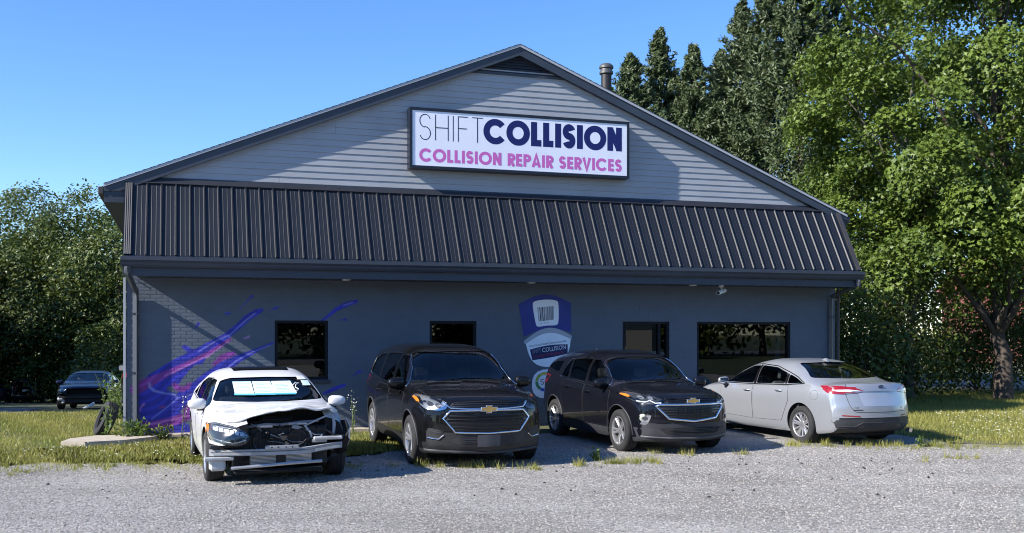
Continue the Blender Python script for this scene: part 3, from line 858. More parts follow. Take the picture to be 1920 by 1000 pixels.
def print_text(name, body, loc, size, rot, m, parent, xs=1.0, shear=0.0):
    cu = bpy.data.curves.new(name, 'FONT'); cu.body = body; cu.size = size; cu.align_x = 'LEFT'; cu.shear = shear; cu.resolution_u = 2
    t = bpy.data.objects.new(name, cu); C.objects.link(t)
    dg = bpy.context.evaluated_depsgraph_get()
    me = bpy.data.meshes.new_from_object(t.evaluated_get(dg)); bpy.data.objects.remove(t)
    o = new_obj(name, me, parent, m)
    o.location = loc; o.rotation_euler = rot; o.scale = (xs, 1, 1)
    return o
fl = lambda px, py, y: (cup_pt(px, py)[0], y, cup_pt(px, py)[1])
M_pr = MATS['print_black']; M_wl = mat('white_lettering', (.75, .78, .85), .6); M_redl = mat('red_lettering', (.32, .03, .05), .6); M_greyl = mat('grey_lettering', (.25, .28, .35), .6)
TILT = R(7.5)
print_text('lettering', 'YOUR LOCAL COLLISION REPAIR SPECIALISTS IN DELAWARE', fl(991, 651, -.0105), .050, (R(90), -TILT, 0), M_pr, cup, .62)
print_text('lettering', 'SHIFT', fl(998, 663, -.0105), .125, (R(90), -TILT, 0), M_greyl, cup, .62)
o_ = print_text('lettering', 'COLLISION', fl(1016, 661, -.0105), .135, (R(90), -TILT, 0), M_wl, cup, .80)
print_text('lettering', 'COLLISION REPAIR SERVICES', fl(999, 671.5, -.0105), .075, (R(90), -TILT, 0), M_redl, cup, .72)
print_text('lettering', '0 2 4 1 9 5 8 0', fl(1009, 609, -.0105), .05, (R(90), -TILT, 0), M_greyl, cup, .8)
# round colour badge under the cup
coat('badge_panel', smooth_poly([(998, 694), (1050, 692), (1052, 744), (1040, 748), (996, 745)], 2), -.0062, M_cupwhite, cup)
cc = cup_pt(1021, 716)
ring = [(.55, .50, .10), (.35, .45, .08), (.06, .25, .10), (.03, .08, .50), (.03, .04, .35), (.55, .20, .05)]
for i, colr in enumerate(ring):
    a0, a1 = 60 + i * 60, 120 + i * 60 - 2
    pts = arc(cc[0], cc[1], .215, .205, a0, a1, 8) + list(reversed(arc(cc[0], cc[1], .15, .143, a0, a1, 8)))
    coat('badge_segment', pts, -.0078, mat('badge_%d' % i, colr, .6), cup, False)
write(cup, 'S', .10, cc[0] - .10, cc[0] - .02, cc[1] - .06, .12, -.0078, M_pr)
write(cup, 'C', .25, cc[0] + .0, cc[0] + .11, cc[1] - .06, .12, -.0078, M_redl)

# ------------------------------------------------------------------ cars
def pch(pts):
    pts = sorted(pts); x = np.array([p[0] for p in pts], float); y = np.array([p[1] for p in pts], float)
    h = np.diff(x); dl = np.diff(y) / h; n = len(x); d = np.zeros(n)
    for i in range(1, n - 1):
        if dl[i - 1] * dl[i] > 0:
            w1, w2 = 2 * h[i] + h[i - 1], h[i] + 2 * h[i - 1]; d[i] = (w1 + w2) / (w1 / dl[i - 1] + w2 / dl[i])
    d[0], d[-1] = dl[0], dl[-1]
    def f(t):
        t = min(max(t, x[0]), x[-1]); i = min(max(int(np.searchsorted(x, t)) - 1, 0), n - 2)
        s = (t - x[i]) / h[i]
        return float((2 * s**3 - 3 * s**2 + 1) * y[i] + (s**3 - 2 * s**2 + s) * h[i] * d[i] + (-2 * s**3 + 3 * s**2) * y[i + 1] + (s**3 - s**2) * h[i] * d[i + 1])
    return f
def sst(a, b, x):
    t = min(max((x - a) / (b - a), 0), 1); return t * t * (3 - 2 * t)

M_tyre = mat('tyre_rubber', (.018, .018, .019), .85, var=.25, scale=12)
M_alloy = mat('silver_alloy', (.62, .62, .63), .32, .85)
M_brake = mat('brake_dark', (.03, .03, .03), .6)
M_chrome = mat('chrome', (.75, .76, .78), .08, 1.0)
M_plastic = mat('black_plastic', (.016, .016, .017), .5, var=.15, scale=6)
M_gplastic = mat('grey_plastic', (.026, .027, .031), .6, var=.12, scale=6)
M_gloss = mat('gloss_black', (.006, .006, .007), .12)
M_well = mat('wheel_well', (.008, .008, .008), .9)
M_seam = mat('panel_gap', (.004, .004, .004), .8)
M_cglass = glass_mat('car_glass', (.74, .80, .78), .004, 1.5)
M_privacy = glass_mat('privacy_glass', (.06, .065, .07), .004, 1.5)
M_lens = glass_mat('lamp_lens', (.9, .92, .93), .01, 1.5)
M_lampin = mat('lamp_reflector', (.55, .57, .60), .18, .85)
M_lampdk = mat('lamp_dark', (.035, .037, .042), .25)
M_drl = mat('lamp_strip', (.80, .82, .85), .25)
M_amber = mat('amber_lens', (.75, .20, .02), .2, coat=.6)
M_red = mat('red_lens', (.24, .006, .008), .15, coat=.7, var=.25, scale=25)
M_redlight = mat('pale_red_lens', (.75, .30, .28), .15, coat=.8)
M_seat = mat('dark_seat', (.06, .06, .065), .85); M_seatg = mat('grey_seat', (.22, .22, .23), .85)
M_gold = mat('gold_emblem', (.72, .50, .18), .25, .9)
M_plate = mat('plate_bracket', (.045, .047, .055), .6)

def boolean(me, cutters):
    o = bpy.data.objects.new('tmp', me); C.objects.link(o); tmp = []
    for c in cutters:
        co = bpy.data.objects.new('cut', c); C.objects.link(co); tmp.append(co)
        m = o.modifiers.new('b', 'BOOLEAN'); m.operation = 'DIFFERENCE'; m.solver = 'EXACT'; m.object = co
        m.material_mode = 'TRANSFER'
    dg = bpy.context.evaluated_depsgraph_get(); dg.update()
    r = bpy.data.meshes.new_from_object(o.evaluated_get(dg))
    for co in tmp: bpy.data.objects.remove(co)
    bpy.data.objects.remove(o)
    return r

SIDE = pch([(0, .90), (.05, .935), (.22, .972), (.5, .993), (.74, 1.0), (.86, .99), (.94, .972), (1, .945)])
class Car:
    def __init__(s, sp):
        s.sp = sp
        s.top, s.bot, s.belt, s.wid = pch(sp['top']), pch(sp['bot']), pch(sp['belt']), pch(sp['wid'])
        s.xn, s.xt = max(p[0] for p in sp['top']), min(p[0] for p in sp['top'])
        s.Wm = max(p[1] for p in sp['wid'])
        s.tb = sp.get('tumble', .16); s.clad = sp.get('clad', 0.0)
        s.rows_t = sorted({0, .02, .05, .10, .16, .22, .30, .38, .46, .54, .62, .70, .77, .83, .88, .92, .96, 1.0} | ({s.clad} if s.clad else set()))
    def bend(s, x, y):
        r = min(1.2, abs(y) / s.Wm); sp = s.sp
        if x > 0: k = sp.get('kw', .10) * sst(.1, 1.0, x) * r ** 2 + sp.get('kn', .28) * sst(s.xn - .95, s.xn, x) * r ** 3.2
        else: k = -(sp.get('kwr', .06) * sst(-.3, -1.4, x) * r ** 2 + sp.get('kt', .20) * sst(s.xt + .8, s.xt, x) * r ** 3.2)
        return x - k
    def section(s, x, ins=0.0, floor=None):
        T = s.top(x) - ins * 1.15; bt = s.bot(x); w = s.wid(x)
        bl = min(s.belt(x), bt + .86 * (s.top(x) - bt))
        H = max(T - bl, .004)
        cab = sst(.16, .40, s.top(x) - s.belt(x))
        pts = []
        if floor is None:
            pts += [(0, bt), (.45 * w, bt), (.8 * w, bt)]
            for t in s.rows_t: pts.append((w * SIDE(t), bt + (bl - bt) * t))
        else:
            pts += [(0, floor), ((w - ins - .03) * .93, floor), ((w - ins - .03) * .95, (floor + bl) / 2), ((w - ins) * .945, bl)]
        n = 2.5 + 1.9 * cab; wb = (w - ins) * SIDE(1)
        K = 20
        for k in range(1, K + 1):
            th = math.pi / 2 * k / K
            c = max(math.cos(th), 0) ** (2 / n) if k < K else 0.0
            zz = bl + H * math.sin(th) ** (2 / n)
            pts.append((wb * c * (1 - s.tb * cab * (zz - bl) / .5), zz))
        return pts
    def loft(s, ins=0.0, x0=None, x1=None, floor=None, name='body', nst=130):
        x0 = s.xn if x0 is None else x0; x1 = s.xt if x1 is None else x1
        t = np.linspace(0, 1, nst)
        e = .5 - .5 * np.cos(np.pi * t) if floor is None else t
        e = e * .65 + t * .35 if floor is None else e
        if floor is None:
            e = np.sort(np.concatenate([e, [.0008, .002, .004, .0065, 1 - .0008, 1 - .002, 1 - .004, 1 - .0065]]))
        V = []; F = []; M = []
        ns = len(e); clad_rows = 0
        for q in e:
            x = x0 + (x1 - x0) * q
            h = s.section(x, ins, floor)
            if floor is None and (q == e[0] or q == e[-1]):
                zm = .5 * (h[0][1] + h[-1][1]); h = [(a, zm + (b - zm) * .03) for a, b in h]
            ring = h + [(-a, b) for a, b in reversed(h[1:-1])]
            V += [(s.bend(x, a), a, b) for a, b in ring]
        nr = len(ring); nh = len(h)
        ci = 0
        if floor is None and s.clad: ci = 3 + s.rows_t.index(s.clad)
        for i in range(ns - 1):
            for j in range(nr):
                j2 = (j + 1) % nr
                F.append((i * nr + j, i * nr + j2, (i + 1) * nr + j2, (i + 1) * nr + j))
                jj = min(j, nr - 1 - j)
                M.append(1 if jj < max(ci, 3) else 0)
        F.append(tuple(range(nr))); M.append(0)
        F.append(tuple(range(ns * nr - 1, (ns - 1) * nr - 1, -1))); M.append(0)
        me = bpy.data.meshes.new(name); me.from_pydata(V, [], F)
        me.polygons.foreach_set('material_index', M)
        bm = bmesh.new(); bm.from_mesh(me); bmesh.ops.remove_doubles(bm, verts=bm.verts[:], dist=1e-5)
        bmesh.ops.recalc_face_normals(bm, faces=bm.faces[:]); bm.to_mesh(me); bm.free()
        return me
    def build(s, root):
        sp = s.sp; s.root = root
        outer = s.loft()
        bm = bmesh.new(); bm.from_mesh(outer); s.bvh = BVHTree.FromBMesh(bm); bm.free()
        outer.materials.append(sp['paint']); outer.materials.append(sp.get('cladmat', M_plastic))
        cut = []
        for ax in (sp['fa'], sp['ra']):
            for sd in (-1, 1):
                b = MB(); Rw = sp['R'] * sp.get('arch', 1.13)
                y0, y1 = (s.Wm - .34), (s.Wm + .3)
                b.lathe([(0, y0 * sd), (Rw, y0 * sd), (Rw, y1 * sd), (0, y1 * sd)], 48, axis='Y', off=(ax, 0, sp['R'] * 1.03))
                m = b.mesh('cut'); m2 = bmesh.new(); m2.from_mesh(m); bmesh.ops.remove_doubles(m2, verts=m2.verts[:], dist=1e-5); bmesh.ops.recalc_face_normals(m2, faces=m2.faces[:]); m2.to_mesh(m); m2.free()
                m.materials.append(M_well); cut.append(m)
        cav = s.loft(.05, sp['cab'][0], sp['cab'][1], .46, 'cavity', 60)
        cav.materials.append(sp.get('cabmat', M_seat)); cut.append(cav)
        for poly in sp['side_windows']:
            b = MB().prism(s.rounded(poly, .5), 'Y', -2, 2); m = b.mesh('cut'); m.materials.append(M_gloss); cut.append(m)
        for key, xa, xb in (('windshield', .35, s.xn + .2), ('rear_window', s.xt - .2, sp.get('rw_in', -.9))):
            if key in sp:
                b = MB().prism(s.rounded(sp[key], .5), 'X', xa, xb); m = b.mesh('cut'); m.materials.append(M_gloss); cut.append(m)
        for m in sp.get('extra_cuts', []): cut.append(m)
        me = boolean(outer, cut)
        me.shade_smooth(); me.set_sharp_from_angle(angle=R(32))
        s.body = new_obj('body', me, root)
        return s.body
    def rounded(s, poly, amt=.5):
        return round_poly(list(poly), .045) if amt else list(poly)
    def hit(s, u, v, ang):
        if ang == 'F': o, d = Vector((8, u, v)), Vector((-1, 0, 0))
        elif ang == 'B': o, d = Vector((-8, u, v)), Vector((1, 0, 0))
        elif ang == 'L': o, d = Vector((u, 8, v)), Vector((0, -1, 0))
        elif ang == 'R': o, d = Vector((u, -8, v)), Vector((0, 1, 0))
        elif ang == 'T': o, d = Vector((u, v, 8)), Vector((0, 0, -1))
        else:
            a = R(ang); o = Vector((8 * math.cos(a) - u * math.sin(a), 8 * math.sin(a) + u * math.cos(a), v)); d = Vector((-math.cos(a), -math.sin(a), 0))
        loc, nr, i, ds = s.bvh.ray_cast(o, d)
        if loc is None:
            loc, nr, i, ds = s.bvh.find_nearest(o + d * 6.0)
        if nr.dot(d) > 0: nr = -nr
        return loc, nr
    def patch(s, name, poly, ang, m, off=.004, th=.008, parent=None, cell=.05, rnd=True, label=None):
        pts = round_poly(list(poly), rnd if isinstance(rnd, float) else .035) if rnd else list(poly)
        out = []
        n = len(pts)
        for i in range(n):
            a, b = Vector(pts[i]), Vector(pts[(i + 1) % n]); L = (b - a).length
            k = max(1, int(math.ceil(L / cell)))
            for j in range(k):
                q = a.lerp(b, j / k)
                if not out or (q - out[-1]).length > 1e-4: out.append(q)
        no = len(out)
        xs = [q.x for q in out]; ys = [q.y for q in out]
        inner = []
        yy = min(ys) + cell * .5
        while yy < max(ys):
            xx = min(xs) + cell * .5
            while xx < max(xs):
                inn = False; dmin = 9; j = no - 1
                for i in range(no):
                    a, b = out[i], out[j]
                    if (a.y > yy) != (b.y > yy) and xx < (b.x - a.x) * (yy - a.y) / (b.y - a.y) + a.x: inn = not inn
                    dmin = min(dmin, (a.x - xx) ** 2 + (a.y - yy) ** 2); j = i
                if inn and dmin > (cell * .4) ** 2: inner.append(Vector((xx, yy)))
                xx += cell
            yy += cell
        res = delaunay_2d_cdt(out + inner, [(i, (i + 1) % no) for i in range(no)], [list(range(no))], 1, 1e-6)
        V2, F2 = res[0], res[2]
        eds = {}
        hits = [s.hit(q.x, q.y, ang) for q in V2]
        V = [h[0] + h[1] * off for h in hits]
        cen = sum((h[1] for h in hits), Vector()) / max(1, len(hits))
        F = []
        for f in F2:
            f = list(f); nn = (V[f[1]] - V[f[0]]).cross(V[f[2]] - V[f[0]])
            if nn.dot(hits[f[0]][1]) < 0: f.reverse()
            F.append(f)
            for i in range(3):
                e = (f[i], f[(i + 1) % 3]); eds[e] = 1
        nb = len(V)
        lo = {}
        for (a, b) in list(eds):
            if (b, a) not in eds:
                for q in (a, b):
                    if q not in lo: lo[q] = len(V); V.append(hits[q][0] + hits[q][1] * (off - th))
                F.append([b, a, lo[a], lo[b]])
        me = bpy.data.meshes.new(name); me.from_pydata([tuple(q) for q in V], [], F); me.update()
        me.shade_smooth(); me.set_sharp_from_angle(angle=R(40))
        o = new_obj(name, me, parent or s.root, m)
        if label: o['label'] = label
        return o
    def pair(s, name, poly, ang, m, **k):
        """the same patch on both sides of the car"""
        r = []
        if ang in ('L', 'R'):
            r = [s.patch(name, poly, 'L', m, **k), s.patch(name, poly, 'R', m, **k)]
        elif ang in ('F', 'B'):
            r = [s.patch(name, poly, ang, m, **k), s.patch(name, [(-a, b) for a, b in poly], ang, m, **k)]
        else:
            r = [s.patch(name, poly, ang, m, **k), s.patch(name, [(-a, b) for a, b in poly], -ang, m, **k)]
        return r
    def line(s, name, pts, ang, r, m, closed=False, parent=None, off=.0, n=6, rnd=False):
        p2 = (round_poly(list(pts), .035) if closed else smooth_poly(list(pts), 1, False)) if rnd else list(pts)
        out = []; k = len(p2)
        for i in range(k if closed else k - 1):
            a, b = Vector(p2[i]), Vector(p2[(i + 1) % k]); q = max(1, int((b - a).length / .05))
            out += [a.lerp(b, j / q) for j in range(q)]
        if not closed: out.append(Vector(p2[-1]))
        P = []
        for q in out:
            l, nr = s.hit(q.x, q.y, ang); P.append(l + nr * off)
        return MB().tube(P, r, n, closed=closed).build(name, m, parent or s.root, smooth=60)
    def bar(s, name, pts, ang, w, m, off=.006, th=.012, parent=None):
        """flat strip of height w following a polyline in the projection plane"""
        up = [(a, b + w / 2) for a, b in pts]; dn = [(a, b - w / 2) for a, b in reversed(pts)]
        return s.patch(name, up + dn, ang, m, off=off, th=th, parent=parent, rnd=False, cell=.06)

WHEEL_ME = {}
def wheel_meshes(Rw, wd, style):
    key = (Rw, wd, style)
    if key in WHEEL_ME: return WHEEL_ME[key]
    rr = Rw * (.655 if style != 'suv' else .66)
    h = wd / 2
    b = MB()
    prof = [(rr, -h * .8), (rr + .02, -h * .95), (Rw * .88, -h), (Rw * .965, -h * .86), (Rw, -h * .6)]
    for g in (-.38, 0, .38):
        prof += [(Rw, (g - .06) * h), (Rw - .008, (g - .05) * h), (Rw - .008, (g + .05) * h), (Rw, (g + .06) * h)]
    prof += [(Rw, h * .6), (Rw * .965, h * .86), (Rw * .88, h), (rr + .02, h * .95), (rr, h * .8)]
    b.lathe(prof, 48, axis='Y'); ty = b.mesh('tyre', 50)
    b = MB()
    b.lathe([(rr, -h * .8), (rr * .93, -h * .5), (rr * .90, h * .55), (rr * .93, h * .86), (rr + .004, h * .93), (rr + .006, h * .86), (rr + .001, h * .78)], 48, axis='Y')
    ns = 5
    def spoke(a0, w0, w1, r0, r1, y0, y1, th=.035):
        ca, sa = math.cos(a0), math.sin(a0)
        vs = []
        for (r, w, y) in ((r0, w0, y0), (r1, w1, y1)):
            for (q, yy) in ((-w / 2, y - .008), (-w * .28, y), (w * .28, y), (w / 2, y - .008), (w / 2, y - th), (-w / 2, y - th)):
                vs.append((r * ca - q * sa, yy, r * sa + q * ca))
        b.add(vs, [(i, (i + 1) % 6, 6 + (i + 1) % 6, 6 + i) for i in range(6)])
    for k in range(ns):
        a = 2 * math.pi * k / ns + math.pi / 2
        if style == 'suv':
            spoke(a - .17, .042, .040, .04, rr * .95, h * .62, h * .86); spoke(a + .17, .042, .040, .04, rr * .95, h * .62, h * .86)
        elif style == 'five':
            spoke(a, .085, .055, .03, rr * .95, h * .62, h * .86)
        else:
            spoke(a - .12, .04, .03, .04, rr * .95, h * .60, h * .86); spoke(a + .12, .04, .03, .04, rr * .95, h * .60, h * .86)
            spoke(a + math.pi / 5, .035, .03, .04, rr * .95, h * .58, h * .84)
    b.lathe([(.075, h * .40), (.075, h * .60), (.06, h * .67), (.03, h * .69), (0, h * .69)], 24, axis='Y')
    ri = b.mesh('rim', 35)
    b = MB(); b.lathe([(0, h * .1), (rr * .80, h * .1), (rr * .80, h * .02), (rr * .89, -.02), (rr * .9, -h * .6), (0, -h * .6)], 32, axis='Y'); br = b.mesh('brake_disc', 35)
    ty.materials.append(M_tyre); ri.materials.append(M_alloy); br.materials.append(M_brake)
    WHEEL_ME[key] = (ty, ri, br)
    return WHEEL_ME[key]
def add_wheels(car, wd=.235, style='suv', steer=0.0, yin=None):
    sp = car.sp; Rw = sp['R']
    ty, ri, br = wheel_meshes(Rw, wd, style)
    for ax in (sp['fa'], sp['ra']):
        for sd in (1, -1):
            w = empty('wheel', (ax, sd * (car.Wm - wd / 2 - .015 if yin is None else yin), Rw - .008), (0 if sd > 0 else math.pi) + (steer if ax > 0 else 0), car.root)
            w.rotation_euler.y = random.uniform(0, 1.2)
            w.rotation_mode = 'ZYX' if False else 'XYZ'
            for nm, me in (('tyre', ty), ('rim', ri), ('brake_disc', br)):
                o = bpy.data.objects.new(nm, me); link(o, w)
def seat_mesh():
    b = MB(); b.cbx(-.05, .48, -.24, .24, .18, .34, .05)
    rot = Matrix.Translation((-.02, 0, .30)) @ Matrix.Rotation(R(-16), 4, 'Y')
    b.cbx(-.12, .02, -.24, .24, 0, .58, .05, mat=rot); b.cbx(-.08, .0, -.13, .13, .62, .80, .035, mat=rot)
    b.tube([rot @ Vector((-.04, -.05, .55)), rot @ Vector((-.04, -.05, .65))], .008, 6); b.tube([rot @ Vector((-.04, .05, .55)), rot @ Vector((-.04, .05, .65))], .008, 6)
    return b.mesh('seat')
SEAT = seat_mesh()
def interior(car, xf, zf, xb=None, m=None, dash=(1.0, .95), wheel=True, lift=0.0):
    """front seats, rear bench, dashboard and steering wheel inside the cabin"""
    m = m or M_seat
    me = SEAT.copy(); me.materials.append(m)
    for sd in (-1, 1):
        o = bpy.data.objects.new('seat', me); link(o, car.root); o.location = (xf, sd * .37, zf)
    if xb is not None:
        o = MB().cbx(xb - .1, xb + .45, -.62, .62, zf + .16, zf + .34, .05).cbx(xb - .22, xb - .06, -.62, .62, zf + .25, zf + .78, .06).build('rear_bench', m, car.root)
    xd, zd = dash
    MB().cbx(xd - .45, xd + .10, -car.Wm * .80, car.Wm * .80, zd - .30, zd, .06).build('dashboard', M_plastic, car.root)
    if wheel:
        b = MB(); Mx = Matrix.Translation((xd - .50, .37, zd - .02)) @ Matrix.Rotation(R(66), 4, 'Y')
        b.tube([Mx @ Vector((.18 * math.cos(t * math.pi / 12), .18 * math.sin(t * math.pi / 12), 0)) for t in range(24)], .014, 8, closed=True)
        b.tube([Mx @ Vector((-.17, 0, 0)), Mx @ Vector((.17, 0, 0))], .012, 6); b.tube([Mx @ Vector((0, -.17, 0)), Mx @ Vector((0, .17, 0))], .014, 6)
        b.build('steering_wheel', M_plastic, car.root)
def glaze(car, sp, front=M_cglass, side=M_cglass, rear=M_cglass, nsplit=None):
    if 'windshield' in sp: car.patch('windshield', sp['windshield_glass'] if 'windshield_glass' in sp else grow(sp['windshield'], .02), 'F', front, off=-.010, th=.003, cell=.06)
    if 'rear_window' in sp: car.patch('rear_window', grow(sp['rear_window'], .02), 'B', rear, off=-.010, th=.003, cell=.06)
    for i, poly in enumerate(sp['side_windows']):
        g = side[i] if isinstance(side, (list, tuple)) else side
        car.pair('side_window', grow(poly, .015), 'L', g, off=-.010, th=.003, cell=.07)
def grow(poly, d):
    cx = sum(p[0] for p in poly) / len(poly); cy = sum(p[1] for p in poly) / len(poly)
    out = []
    for x, y in poly:
        l = math.hypot(x - cx, y - cy); out.append((x + (x - cx) / l * d, y + (y - cy) / l * d))
    return out
def door(car, poly, side, m, handle=None, hm=None, seam=.010):
    """a door skin standing a touch proud inside a dark shut line"""
    d = car.patch('door', poly, side, m, off=.0045, th=.003, cell=.07)
    car.line('shut_line', poly, side, .0045, M_seam, closed=True, parent=d, off=.001, n=4, rnd=True)
    if handle:
        hx, hz = handle
        l, nr = car.hit(hx, hz, side)
        b = MB(); b.tube([car.hit(hx - .10, hz, side)[0] + nr * .006, car.hit(hx - .07, hz, side)[0] + nr * .035, car.hit(hx + .07, hz, side)[0] + nr * .035, car.hit(hx + .10, hz, side)[0] + nr * .006], [.010, .014, .014, .010], 8)
        b.build('handle', hm or m, d, smooth=60)
    return d
def mirrors(car, x, y, z, m, base=M_plastic, sx=.10, sy=.13, sz=.085, cap=None):
    for sd in (1, -1):
        bm = bmesh.new(); bmesh.ops.create_uvsphere(bm, u_segments=20, v_segments=12, radius=1)
        for q in bm.verts:
            c = q.co; e = lambda t: math.copysign(abs(t) ** .72, t)
            q.co = Vector((e(c.x) * sx if c.x > 0 else e(c.x) * sx * .35, e(c.y) * sy, e(c.z) * sz * (1 - .15 * c.y * sd)))
        me = bpy.data.meshes.new('mirror'); bm.to_mesh(me); bm.free(); me.shade_smooth()
        o = new_obj('mirror', me, car.root, m); o.location = (x, sd * (y + sy * .9), z)
        b = MB(); b.tube([(-.01, -sd * sy * 1.5, -sz * .9), (.0, -sd * sy * .8, -sz * .9), (0, -sd * sy * .1, -sz * .7)], [.035, .03, .045], 8); b.build('mirror_arm', base, o, smooth=60)
        b = MB(); b.prism([(-sy * .82 * sd, -sz * .75), (sy * .85 * sd, -sz * .65), (sy * .85 * sd, sz * .7), (-sy * .7 * sd, sz * .75)], 'X', -sx * .34, -sx * .37); b.build('mirror_glass', M_chrome, o)
def bowtie(car, z, sc, off=.022):
    """the gold cross emblem with bright rim on the grille"""
    l, nr = car.hit(0, z, 'F')
    pl = [(-1, -.22), (-.34, -.22), (-.38, -.42), (.30, -.42), (.34, -.22), (.92, -.22), (1, .22), (.34, .22), (.38, .42), (-.30, .42), (-.34, .22), (-.92, .22)]
    e = MB().prism([(a * sc, z + b * sc) for a, b in pl], 'X', l.x - .02, l.x + off).build('emblem', M_gold, car.root)
    P = [(l.x + off, a * sc, z + b * sc) for a, b in pl]
    MB().tube(P, sc * .05, 5, closed=True).build('emblem_rim', M_chrome, e)
def plate_bracket(car, ang, z, w=.30, h=.16, m=None, off=.015):
    return car.patch('plate_bracket', [(-w / 2, z - h / 2), (w / 2, z - h / 2), (w / 2, z + h / 2), (-w / 2, z + h / 2)], ang, m or M_plate, off=off, th=.02, rnd=False)
# ---- shared paint
def paint(name, col, metal=0.0, rough=.25, dirt=None):
    return mat(name, col, rough, metal, spec=.08, coat=.6, dirt=dirt, dirtscale=2.2)
P_black = paint('black_car_paint', (.0045, .0045, .005), 0, .25, dirt=(.03, .03, .03, .04))
P_navy = paint('blue_black_car_paint', (.0050, .0055, .0085), 0, .25, dirt=(.03, .03, .032, .03))
P_white = paint('white_car_paint', (.62, .62, .61), 0, .3, dirt=(.45, .43, .40, .25))
P_silver = paint('silver_car_paint', (.35, .365, .39), .5, .28, dirt=(.40, .40, .40, .20))
P_bg = paint('dark_blue_car_paint', (.010, .014, .035), .1, .25)
GRP = 'cars parked in front of the shop'

# ---- black three-row SUV
def build_suv_big():
    root = empty('parked_suv', (-1.11, 17.0, 0), R(-72.0))
    tag(root, 'large black SUV with wide chrome-framed grille beside the wrecked white sedan', 'car', GRP)
    sp = dict(paint=P_black, fa=1.535, ra=-1.535, R=.372, arch=1.12, tumble=.15, clad=.10, kn=.34, kw=.12,
        top=[(2.52, .60), (2.515, .72), (2.50, .86), (2.46, .965), (2.38, 1.02), (2.2, 1.065), (1.8, 1.125), (1.33, 1.185), (1.26, 1.20), (.42, 1.68), (.25, 1.725), (-.3, 1.775), (-1.2, 1.785), (-2.0, 1.745), (-2.38, 1.68), (-2.46, 1.60), (-2.58, 1.20), (-2.64, .95), (-2.67, .62)],
        belt=[(2.5, .84), (2.2, .97), (1.4, 1.075), (.2, 1.09), (-1.5, 1.13), (-2.67, 1.16)],
        bot=[(2.52, .50), (2.515, .34), (2.47, .25), (2.3, .215), (1.0, .21), (-2.0, .23), (-2.5, .30), (-2.64, .42), (-2.67, .5)],
        wid=[(2.52, .90), (2.3, .945), (1.9, .975), (1.2, .985), (0, .995), (-1.8, .99), (-2.4, .95), (-2.67, .90)],
        cab=(1.12, -2.32), rw_in=-2.0,
        windshield=[(-.80, 1.225), (0, 1.215), (.80, 1.225), (.72, 1.45), (.635, 1.655), (0, 1.665), (-.635, 1.655), (-.72, 1.45)],
        rear_window=[(-.66, 1.24), (.66, 1.24), (.58, 1.56), (-.58, 1.56)],
        side_windows=[[(.98, 1.15), (.10, 1.155), (.08, 1.60), (.40, 1.585), (.72, 1.38)], [(0.0, 1.155), (-.98, 1.175), (-1.0, 1.60), (-.5, 1.62), (0.0, 1.615)], [(-1.10, 1.185), (-1.98, 1.25), (-1.86, 1.50), (-1.5, 1.575), (-1.10, 1.60)]])
    c = Car(sp); c.build(root)
    glaze(c, sp, side=[M_cglass, M_privacy, M_privacy], rear=M_privacy)
    interior(c, .05, .32, -1.0, M_seat, (1.05, 1.10))
    add_wheels(c, .245, 'suv')
    # hood, doors
    h = c.patch('hood', [(2.40, -.62), (2.44, 0), (2.40, .62), (2.1, .76), (1.42, .80), (1.40, 0), (1.42, -.80), (2.1, -.76)], 'T', P_black, off=.005, th=.004, cell=.07)
    c.line('shut_line', [(2.40, -.62), (2.44, 0), (2.40, .62), (2.1, .76), (1.42, .80), (1.40, 0), (1.42, -.80), (2.1, -.76)], 'T', .005, M_seam, True, h, .001, 4, True)
    for sd in 'LR':
        door(c, [(1.12, .42), (1.14, 1.04), (.06, 1.09), (.04, .40)], sd, P_black, (.22, .97))
        door(c, [(.01, .40), (.03, 1.09), (-1.05, 1.12), (-1.06, .78), (-.86, .42)], sd, P_black, (-.80, 1.0))
        c.patch('pillar_cover', [(.095, 1.15), (.005, 1.15), (.005, 1.62), (.085, 1.61)], sd, M_gloss, off=.003, rnd=False)
        c.line('window_trim', [(1.06, 1.135), (.1, 1.14), (-1.0, 1.16), (-2.05, 1.235), (-1.90, 1.53), (-1.5, 1.60), (-.5, 1.64), (.38, 1.612), (.74, 1.405)], sd, .007, M_chrome, True, off=.001, rnd=True)
        c.patch('sill_cladding', [(1.08, .24), (1.10, .40), (-1.08, .40), (-1.08, .24)], sd, M_plastic, off=.012, th=.02)
    for sd, y in (('L', 1), ('R', -1)):
        for ax in (1.535, -1.535):
            pts = [(ax + .43 * math.cos(R(a)), .383 + .43 * math.sin(R(a))) for a in range(-8, 189, 14)]
            c.line('arch_trim', pts, sd, .014, M_gplastic, False, off=.002)
    # face
    c.patch('upper_grille', [(-.56, .905), (-.50, .965), (0, .985), (.50, .965), (.56, .905), (.5, .875), (0, .87), (-.5, .875)], 'F', M_plastic, off=.004)
    for zz in (.895, .925, .952): c.bar('grille_bar', [(-.50, zz), (0, zz + .012), (.50, zz)], 'F', .010, M_gloss, .012)
    GR = [(-.64, .735), (-.55, .855), (-.5, .862), (0, .868), (.5, .862), (.55, .855), (.64, .735), (.50, .545), (.44, .53), (0, .515), (-.44, .53), (-.50, .545)]
    g = c.patch('grille', [(a * .97, b) for a, b in GR], 'F', M_plastic, off=.004, rnd=False)
    for k in range(6): c.bar('grille_bar', [(-.60 + abs(k - 3) * .025, .565 + k * .048), (0, .56 + k * .048), (.60 - abs(k - 3) * .025, .565 + k * .048)], 'F', .022, M_gloss, .016, .014, g)
    c.line('grille_surround', [(-.64, .735), (-.545, .845), (0, .852), (.545, .845), (.64, .735), (.48, .540), (0, .520), (-.48, .540)], 'F', .017, M_chrome, True, off=.010, n=8)
